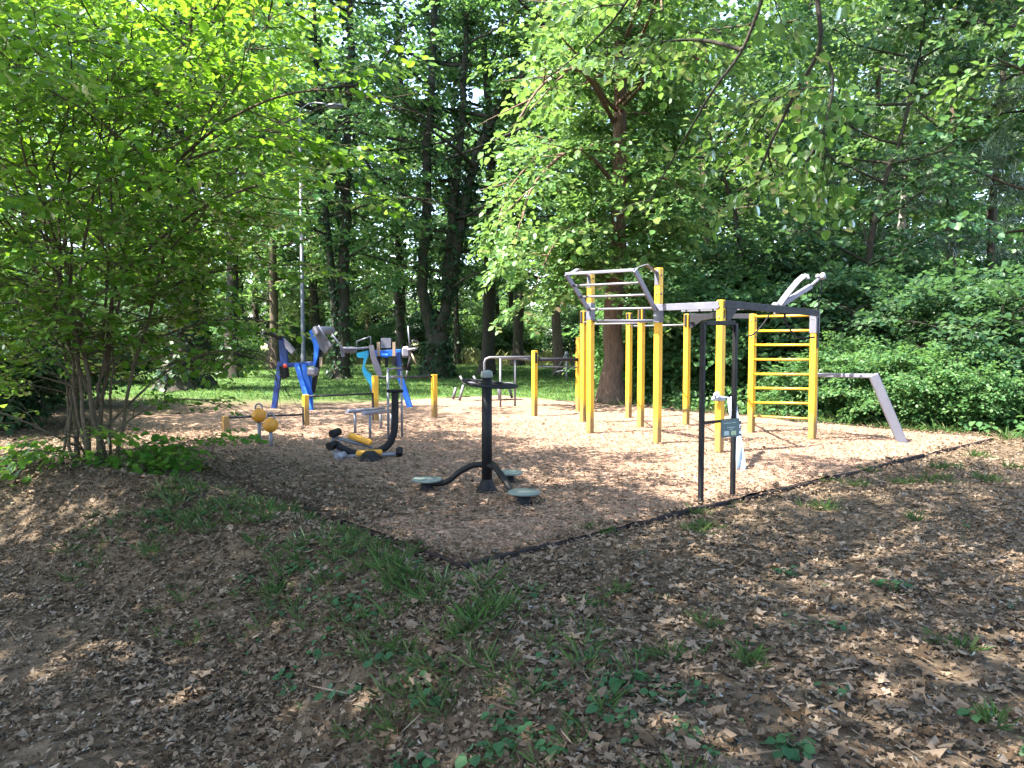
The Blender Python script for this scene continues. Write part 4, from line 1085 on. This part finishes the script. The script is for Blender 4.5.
# bushes
def bush(seed, h, rad, lm, leaf, stems_n=9, nl=12, ln=1.5, **kw):
    g_ = np.random.default_rng(seed); st = []
    for i in range(stems_n):
        a = i * 2.4; rr = rad * math.sqrt((i + .5) / stems_n); hh = h * (1.05 - .45 * (rr / rad) ** 2) * g_.uniform(.8, 1.05)
        tx, ty = rr * math.cos(a), rr * math.sin(a)
        st.append(([(tx * .12, ty * .12, 0), (tx * .4, ty * .4, hh * .35), (tx * .75, ty * .75, hh * .72), (tx, ty, hh)], .035, .008))
    return tree_mesh('bush%d' % seed, seed, st, 8, ln, .3, lm, M['bark_dark'], leaf=leaf, twig=.7, nl=nl, subs=5, twigs=3, profile=lambda f: 1 - .4 * f, limb_up=.1, flare=0, stem_sides=6, limb_r=.45, **kw)
def holes(p): return np.sin(2.3 * p[:, 0] + 1.3 * np.sin(1.7 * p[:, 2])) * np.sin(2.1 * p[:, 1] + 1.1 * p[:, 2]) + .7 * np.sin(2.6 * p[:, 2] + 1.5 * p[:, 0]) > -.30
bA = bush(81, 3.8, 2.4, M['leaf_dark'], .15, nl=13, keep=holes)
bB = bush(82, 2.6, 2.0, M['leaf_mid'], .13, nl=15)
bL = bush(84, 4.6, 2.4, M['leaf_light'], .18)
bC = bush(83, 5.2, 2.2, M['leaf_dark'], .19, droop=.5, keep=holes)

put_tree('maple_tree', kC, at_depth(232, 34), 'bare lower trunk standing behind the ivy wrapped trunk at left', rz=.6, s=1.25)
put_tree('maple_tree', kC, at_depth(404, 41), 'slender dark trunk just left of the forked tree', rz=2.2)
put_tree('maple_tree', kA, at_depth(487, 38), 'single dark trunk right of the forked tree, beyond the steel rails', rz=1.1, s=1.05)
put_tree('ash_tree', kB, at_depth(275, 44), 'light green tree far behind the lamp post', rz=4)
put_tree('ash_tree', kB, at_depth(560, 36), 'light green tree between the forked tree and the big brown trunk', rz=5.1, s=.9)
# right hand wood
put_tree('elder_tree', kD, at_depth(764, 27), 'thin dark trunk leaning left behind the wall bars', rz=math.pi, s=.95)
put_tree('elder_tree', kD, at_depth(842, 21), 'thin dark trunk leaning right above the grey bent bar', rz=.2, s=.85)
put_tree('pine_tree', kP, at_depth(946, 27), 'straight pine with grey green needles behind the right hand bushes', 'pine', rz=.4)
put_tree('pine_tree', kP, at_depth(1030, 21), 'pine at the right picture edge, its trunk leaning slightly', 'pine', rz=2.4, s=.95)
put_tree('pine_tree', kP, at_depth(868, 34), 'farther pine between the leaning trunk and the straight pine', 'pine', rz=4.4, s=1.05)
put_tree('birch_tree', kE, at_depth(896, 30), 'pale barked tree showing white behind the dark bushes', rz=1)
put_tree('ash_tree', kB, at_depth(800, 40), 'light green crown high behind the raised steel arms', rz=2.7, s=1.1)
put_tree('ash_tree', kB, at_depth(700, 33), 'light green tree behind the overhead ladder', rz=.9, s=1.0)
put_tree('maple_tree', kA, at_depth(990, 40), 'dark tree deep in the wood between the two pines', rz=3.3)
put_tree('maple_tree', kA, at_depth(740, 46), 'dark tall tree deep in the wood behind the wall bars', rz=1.9)

put_tree('ash_tree', kB2, at_depth(985, 25.5), 'light green tree crown high above the dark layered bush at right', rz=1.3)
put_tree('ash_tree', kB2, at_depth(1075, 19), 'light green tree crown reaching in at the top right edge', rz=3.3)
for (px, Yd, k, s, rz, lab) in (
    (930, 17.6, bA, .84, .3, 'dark layered bush over the right hand undergrowth'),
    (1010, 15.6, bA, .8, 1.5, 'dark bush at the right picture edge'),
    (848, 19.5, bA, .95, 2.5, 'dark bush behind the grey bent bar'),
    (985, 20.5, bC, .82, .9, 'taller dark bush behind the layered bush at right'),
    (880, 23.5, bC, .9, 3.1, 'tall dark bush between the leaning trunk and the pine'),
    (775, 21.5, bB, 1.0, .1, 'leafy bush seen through the yellow wall bars'),
    (722, 22.5, bB, 1.1, 4.1, 'leafy bush behind the black sign frame'),
    (668, 23.5, bB, 1.0, 1.9, 'leafy bush right of the big brown trunk'),
    (800, 26.0, bC, 1.05, 5.2, 'tall dark bush behind the wall bars'),
    (716, 28.0, bC, 1.1, 2.1, 'tall dark bush beyond the overhead ladder'),
    (655, 30.0, bC, .9, 3.6, 'tall dark bush far behind the big brown trunk'),
    (900, 15.6, bB, .52, 2.9, 'low leafy bush at the foot of the grey bent bar'),
    (965, 14.8, bB, .5, 1.2, 'low leafy bush below the dark layered bush'),
    (836, 17.0, bB, .55, 4.9, 'low leafy bush between wall bars and grey bent bar'),
    (-10, 14.5, bC, .62, 1.1, 'dark bush behind the many stemmed shrub at the left edge'),
    (40, 19.0, bA, .8, 2.0, 'dark bush deep behind the many stemmed shrub'),
    (-60, 18.0, bA, 1.0, 4.0, 'dark bush at the far left edge'),
    (110, 30.0, bA, .9, 5.0, 'dark bush left of the ivy wrapped trunk')):
    put_tree('bush', k, at_depth(px, Yd), lab, 'bush', rz=rz, s=s)

# the far wood: separate trees behind the lawn
g = np.random.default_rng(91); i = 0
far = []
for row, (Yd, n_, x0, x1) in enumerate(((52, 15, -80, 1110), (64, 19, -120, 1150), (78, 22, -150, 1180))):
    for k in range(n_):
        px = x0 + (x1 - x0) * (k + g.uniform(.15, .85)) / n_
        far.append((px, Yd * g.uniform(.94, 1.08), row))
for (px, Yd, row) in far:
    k = (kA, kB, kC, kB, kA)[int(g.integers(0, 5))]
    put_tree('wood_tree', k, at_depth(px, Yd), 'one of the distant trees closing the view behind the lawn', 'tree', 'distant trees behind the lawn', rz=g.uniform(0, 6), s=g.uniform(.95, 1.3))
# hedge line of rough bushes in the sun far behind
for k in range(17):
    px = -60 + 1150 * (k + g.uniform(.2, .8)) / 17
    put_tree('far_bush', (bB, bA)[k % 2], at_depth(px, g.uniform(57, 62) if 300 < px < 600 else g.uniform(40, 48)), 'one of the distant bushes low under the far trees', 'bush', 'distant bushes under the far trees', rz=g.uniform(0, 6), s=g.uniform(.7, 1.1))

# tall thicket closing the meadow
for k in range(26):
    px = -140 + 1310 * (k + g.uniform(.2, .8)) / 26
    put_tree('far_thicket', (bC, bL)[k % 2], at_depth(px, g.uniform(88, 104)), 'one of the tall sunlit thickets along the far end of the meadow', 'thicket', 'sunlit thickets beyond the meadow', rz=g.uniform(0, 6), s=g.uniform(1.7, 2.5))

# trees beside and behind the camera that shade the foreground
def clumps(p): return (np.sin(1.7 * p[:, 0] + 1.1 * np.sin(p[:, 2])) * np.sin(1.9 * p[:, 1] + np.sin(1.3 * p[:, 0])) + .6 * np.sin(1.4 * p[:, 2] + p[:, 0])) > .02
kS = straight(101, 15, .3, 4.6, 7.2, M['leaf_mid'], M['bark'], .20, 28, nl=14, subs=6, twigs=4, limb_up=.25, keep=clumps)
kT = straight(102, 18, .4, 6.6, 8.0, M['leaf_mid'], M['bark'], .21, 36, nl=14, subs=6, twigs=4, limb_up=.2, keep=lambda p: clumps(p) | (np.sin(5 * p[:, 0] + 3 * p[:, 1]) > .35))
for (k, x, y, s, rz, lab) in ((kS, -10.0, 1.6, 1.0, .3, 'broad leafed tree left of the camera shading the low path'),
                              (kS, -7.6, 2.4, 1.0, 2.0, 'broad leafed tree beside the shrub shading the near corner of the mulch'),
                              (kT, -3.4, .6, 1.0, 4.1, 'broad leafed tree behind the camera shading the leaf litter'),
                              (kS, -13.0, 4.4, 1.0, 3.0, 'broad leafed tree left of the shrub shading the leafy bank'),
                              (kS, 3.2, -1.6, 1.15, 1.1, 'broad leafed tree behind the camera shading the right foreground')):
    put_tree('shade_tree', k, Vector((x, y, float(gz(x, y)) - .05)), lab, rz=rz, s=s)

# ------------------------------------------------------------------ ground litter, grass and weeds
def scatter(g, n, r0, r1, a=.80):
    r = g.uniform(r0, r1, n); t = g.uniform(-a, a, n)
    return r * np.sin(t), r * np.cos(t)
g = np.random.default_rng(111)
x, y = scatter(g, 165000, 2.0, 19, .78)
x2, y2 = scatter(g, 60000, 4.5, 11, .78); m = x2 < .5; x = np.r_[x, x2[m]]; y = np.r_[y, y2[m]]
out = mulch_out(x, y); lv, lu = mulch_uv(x, y)
dens = np.where(out > -.12, 1.0, np.where(y < 10, .16, .05))
dens = np.where((out <= -.12) & (lu > 1.6), np.maximum(dens, .95 * np.exp(-(lv / (1.0 + .5 * fbm(x, y))) ** 2)), dens)
dens *= np.clip(.45 + 1.9 * (fbm(x * .9 + 5, y * .9) + .15) + .3 * (crest_dist(x, y) < 1.6), .30, 1) * np.where((crest_dist(x, y) > 1.7), .7, 1)
dens *= np.where(y > 15, .4, 1)
m = g.uniform(0, 1, len(x)) < dens; x, y = x[m], y[m]; k = len(x)
z = np.where(mulch_out(x, y) < 0, .02, gz(x, y)) + g.uniform(.004, .03, k)
sz = np.clip(g.lognormal(-3.30, .46, k), .014, .085)
PP = np.stack([x, y, z], 1); big = sz > .036
LV = leaves_at(g, PP[~big], g.uniform(0, 6.283, (~big).sum()), g.normal(0, .30, (~big).sum()), g.normal(0, .38, (~big).sum()), sz[~big], .8)
LV += g.normal(0, .10, LV.shape) * np.repeat(sz[~big], 6)[:, None]
k = 2600; x, y = scatter(g, k, 2.1, 12, .78)     # broken twigs among the leaves
q = np.stack([x, y, np.where(mulch_out(x, y) < 0, .03, gz(x, y) + .012)], 1)
L2 = LV; sl_ = g.uniform(.04, .30, k)
ST = LEAF[None] * sl_[:, None, None]; ST[:, :, 1] = LEAF[None, :, 1] * g.uniform(.005, .014, k)[:, None]; ST[:, :, 2] = 0
LV = np.concatenate([LV, (q[:, None, :] + np.einsum('nij,nkj->nki', rot_zyx(g.uniform(0, 6.3, k), g.normal(0, .08, k), g.normal(0, .5, k)), ST)).reshape(-1, 3)])
prop(link('fallen_leaves', litter_mesh('fallen_leaves', litter_verts(g, PP[big], sz[big]), LV, M['litter'])), 'brown fallen leaves lying over the bare soil', 'leaf litter', kind='stuff')
# wood chips
x, y = scatter(g, 46000, 5.4, 16, .72)
m = mulch_out(x, y) < g.exponential(.12, len(x)) * np.where(mulch_uv(x, y)[1] > 2, 3, 1); x, y = x[m], y[m]; k = len(x)
z = .022 + .055 * fbm(x * 1.3, y * 1.3) + .022 * fbm(x * 7, y * 7, 2) + g.uniform(-.004, .012, k)
LV = leaves_at(g, np.stack([x, y, z], 1), g.uniform(0, 6.283, k), g.normal(0, .22, k), g.normal(0, .3, k), g.uniform(.022, .06, k), .45)
LV[:, 2] += np.repeat(np.where(mulch_out(x, y) > 0, gz(x, y) - .02 + .01, 0), 6)
prop(link('wood_chips', leaf_mesh('wood_chips', LV, M['chips'])), 'loose wood chips strewn over the mulch', 'wood chips', kind='stuff')

def blades(g, P, n, h, w, spread):
    k = len(P); Q = np.repeat(P, n, 0); a = g.uniform(0, 6.283, k * n)
    Q = Q + np.stack([np.cos(a), np.sin(a), 0 * a], 1) * (spread * np.sqrt(g.uniform(0, 1, k * n)))[:, None]
    hh = np.repeat(h, n) * g.uniform(.5, 1.15, k * n)
    return leaves_at(g, Q, a + g.normal(0, .5, k * n), -g.uniform(.65, 1.5, k * n), g.normal(0, .5, k * n), hh, 1.0) if False else \
        leaves_w(g, Q, a + g.normal(0, .5, k * n), -g.uniform(.6, 1.45, k * n), g.normal(0, .5, k * n), hh, w)
def leaves_w(g, P, yaw, pitch, roll, size, w):
    Rm = rot_zyx(yaw, pitch, roll)
    B = LEAF[None] * np.ones((len(P), 1, 1)); B = B * size[:, None, None]
    B[:, :, 1] = LEAF[None, :, 1] * (w / .4) * np.ones(len(P))[:, None]
    B[:, :, 2] = -.30 * size[:, None] * LEAF[None, :, 0] ** 2 + .002 * (LEAF[None, :, 1] != 0)
    return (P[:, None, :] + np.einsum('nij,nkj->nki', Rm, B)).reshape(-1, 3)
V_ = []
# lawn behind
x = g.uniform(-32, 26, 22000); y = 20 + 34 * g.uniform(0, 1, 22000) ** 1.3
m = (mulch_out(x, y) > .1) & (y + .05 * x > 21.5 - 1.5 * g.uniform(0, 1, len(x)) + 3 * fbm(x * .3, y * .3)); x, y = x[m], y[m]
V_.append(blades(g, np.stack([x, y, gz(x, y)], 1), 7, g.uniform(.06, .16, len(x)), .011, .18))
# beside the mulch at right, bright strip at the foot of the bushes
x, y = scatter(g, 6000, 11, 21, .75); v, u = mulch_uv(x, y)
m = (v > MV + .05) & (g.uniform(0, 1, len(x)) < np.exp(-(v - MV) / 3.0)) & (x > 4); x, y = x[m], y[m]
V_.append(blades(g, np.stack([x, y, gz(x, y)], 1), 8, g.uniform(.10, .28, len(x)), .008, .12))
# bank crest
n_ = 1500; x, y = scatter(g, 30000, 2.6, 9, .7); cd = crest_dist(x, y)
pr = np.exp(-((cd - .05) / .55) ** 2) * np.clip(2.6 * (fbm(x * 1.7 + 3, y * 1.7) + .10), 0, 1) * (x > -4.4) * (x < .9) * .34 * (y / 6)
m = (g.uniform(0, 1, len(x)) < pr) & (mulch_out(x, y) > 0); x, y = x[m], y[m]
V_.append(blades(g, np.stack([x, y, gz(x, y)], 1), 14, g.uniform(.04, .17, len(x)), .0022, .05))
# tufts
tuft = [(838, 480, 1), (862, 486, 1), (905, 484, 1.1), (940, 470, 1.5), (990, 484, 1.4), (820, 510, 1.1), (702, 532, 1.2), (595, 529, 1.2), (700, 630, .9), (755, 668, .9), (960, 650, .9), (620, 592, .8), (945, 482, 1.3), (870, 470, 1), (700, 510, 1),
        (585, 606, .9), (600, 640, .8), (495, 610, 1.7), (520, 690, 1.6), (470, 640, 1.4), (400, 590, 1.4), (430, 600, 1.3), (385, 575, 1.1), (1000, 720, .8), (980, 460, 1.3), (1015, 470, 1.2), (665, 655, .7), (920, 520, .8), (735, 500, .8)]
P_ = []; H_ = []
for (px, py, s) in tuft:
    b_ = ground_pt(px, py)
    for j in range(int(7 * s)):
        P_.append((b_.x + g.normal(0, .07 * s), b_.y + g.normal(0, .07 * s), 0)); H_.append(g.uniform(.04, .15) * (s ** .5))
P_ = np.array(P_); P_[:, 2] = gz(P_[:, 0], P_[:, 1])
V_.append(blades(g, P_, 13, np.array(H_), .0022, .045))
prop(link('grass', leaf_mesh('grass', np.concatenate(V_), M['grass'])), 'green grass of the lawn and loose tufts in the leaf litter', 'grass', kind='stuff')
# pale tall meadow in the sun beyond the lawn
x = g.uniform(-50, 40, 9000); y = g.uniform(53, 74, 9000)
prop(link('meadow_grass', leaf_mesh('meadow_grass', blades(g, np.stack([x, y, gz(x, y)], 1), 5, g.uniform(.4, 1.3, len(x)), .03, .5), M['meadow'])), 'pale tall grass in the sun beyond the trees', 'meadow', kind='stuff')
# weeds: small plants with three to six broad leaves
V_ = []
def weeds(P, size):
    for p, s in zip(P, size):
        n = int(g.integers(4, 9)); a0 = g.uniform(0, 6.3)
        a = a0 + np.arange(n) * 2.4 + g.normal(0, .3, n); rr = g.uniform(.15, 1.1, n) * s; h = g.uniform(.25, 1.1, n) * s
        Q = np.stack([p[0] + rr * np.cos(a), p[1] + rr * np.sin(a), p[2] + h], 1)
        V_.append(leaves_at(g, Q, a, g.uniform(0, .5, n), g.normal(0, .3, n), s * g.uniform(.55, 1.0, n), 1.05))
        # stalks
        V_.append(leaves_w(g, np.repeat(np.array([p]), n, 0), a, -np.arctan2(h, rr), 0 * a, np.hypot(rr, h), .003))
x, y = scatter(g, 16000, 2.7, 8.6, .7); cd = crest_dist(x, y)
pr = np.exp(-((cd - .15) / .5) ** 2) * np.clip(3.0 * (fbm(x * 1.3 + 9, y * 1.3 + 4) + .05), 0, 1) * (x > -4.2) * (x < 1.3) * .27
pr += .004 * (mulch_out(x, y) > .1) * (cd < 0)
m = (g.uniform(0, 1, len(x)) < pr) & (mulch_out(x, y) > .02); x, y = x[m], y[m]
weeds(np.stack([x, y, gz(x, y)], 1), g.uniform(.022, .060, len(x)))
for (px, py) in ((520, 735), (560, 700), (600, 690), (640, 690), (655, 710), (590, 720), (480, 740), (620, 745), (560, 745), (500, 715), (575, 665), (545, 675), (390, 640), (365, 650), (425, 660), (440, 690), (900, 590), (823, 628), (797, 578), (700, 755), (780, 755), (690, 700), (330, 600), (350, 590), (300, 560), (270, 545), (240, 560), (370, 600)):
    b_ = ground_pt(px, py)
    Pq = np.array([(b_.x + g.normal(0, .06), b_.y + g.normal(0, .06), 0) for _ in range(3)]); Pq[:, 2] = gz(Pq[:, 0], Pq[:, 1])
    weeds(Pq, g.uniform(.03, .075, 3))
prop(link('weeds', leaf_mesh('weeds', np.concatenate(V_), M['weed'])), 'small broad leaved weeds growing along the bank', 'weeds', kind='stuff')
# nettle and bramble undergrowth along the right of the mulch
V_ = []
x, y = scatter(g, 5200, 13, 27, .72); v, u = mulch_uv(x, y)
m = ((v > MV + .5) & (x > 3.5)) ; x, y = x[m], y[m]
hh = np.clip((mulch_uv(x, y)[0] - MV) * .35, .15, 1.0)
P_ = np.repeat(np.stack([x, y, gz(x, y)], 1), 12, 0); k = len(P_); H_ = np.repeat(hh, 12)
t = g.uniform(.15, 1.1, k); a = g.uniform(0, 6.283, k)
P_ = P_ + np.stack([np.cos(a) * .18, np.sin(a) * .18, t * H_], 1)
prop(link('undergrowth', leaf_mesh('undergrowth', leaves_at(g, P_, a, g.uniform(0, .7, k), g.normal(0, .4, k), g.uniform(.07, .16, k), 1.0), M['leaf_mid'])), 'nettle and bramble undergrowth under the bushes', 'undergrowth', kind='stuff')

# ------------------------------------------------------------------ light, sky, camera
SUN = Vector((-.93, -.30, 0)).normalized() * math.cos(R(56)) + Vector((0, 0, math.sin(R(56))))
sd = bpy.data.lights.new('sun', 'SUN'); sd.energy = 5.0; sd.angle = R(.5); sd.color = (1, .94, .84)
so_ = bpy.data.objects.new('sun', sd); C.objects.link(so_)
so_.rotation_euler = SUN.to_track_quat('Z', 'Y').to_euler()
w = bpy.data.worlds.new('World'); bpy.context.scene.world = w; w.use_nodes = True
nt = w.node_tree; bg = nt.nodes['Background']
sk = nt.nodes.new('ShaderNodeTexSky'); sk.sky_type = 'NISHITA'; sk.sun_disc = False; sk.air_density = .9; sk.dust_density = 1.6; sk.ozone_density = .4
sk.sun_elevation = R(56); sk.sun_rotation = math.atan2(SUN.x, SUN.y)
nt.links.new(sk.outputs[0], bg.inputs[0]); bg.inputs[1].default_value = .15

cd_ = bpy.data.cameras.new('camera'); cam = bpy.data.objects.new('camera', cd_); C.objects.link(cam)
cam.location = CAM; cam.rotation_euler = (math.pi / 2 - TILT, 0, 0)
cd_.sensor_width = 36; cd_.lens = F / 1024 * 36; cd_.clip_start = .05; cd_.clip_end = 1000
sc = bpy.context.scene; sc.camera = cam
vs_ = sc.view_settings; vs_.view_transform = 'Standard'; vs_.look = 'None'; vs_.gamma = 1; vs_.use_curve_mapping = False
vs_.exposure = 3.0
sc.cycles.max_bounces = 7; sc.cycles.diffuse_bounces = 4; sc.cycles.glossy_bounces = 2; sc.cycles.transmission_bounces = 4
sc.cycles.use_denoising = True
sc.cycles.caustics_reflective = False; sc.cycles.caustics_refractive = False
sc.cycles.sample_clamp_indirect = 6
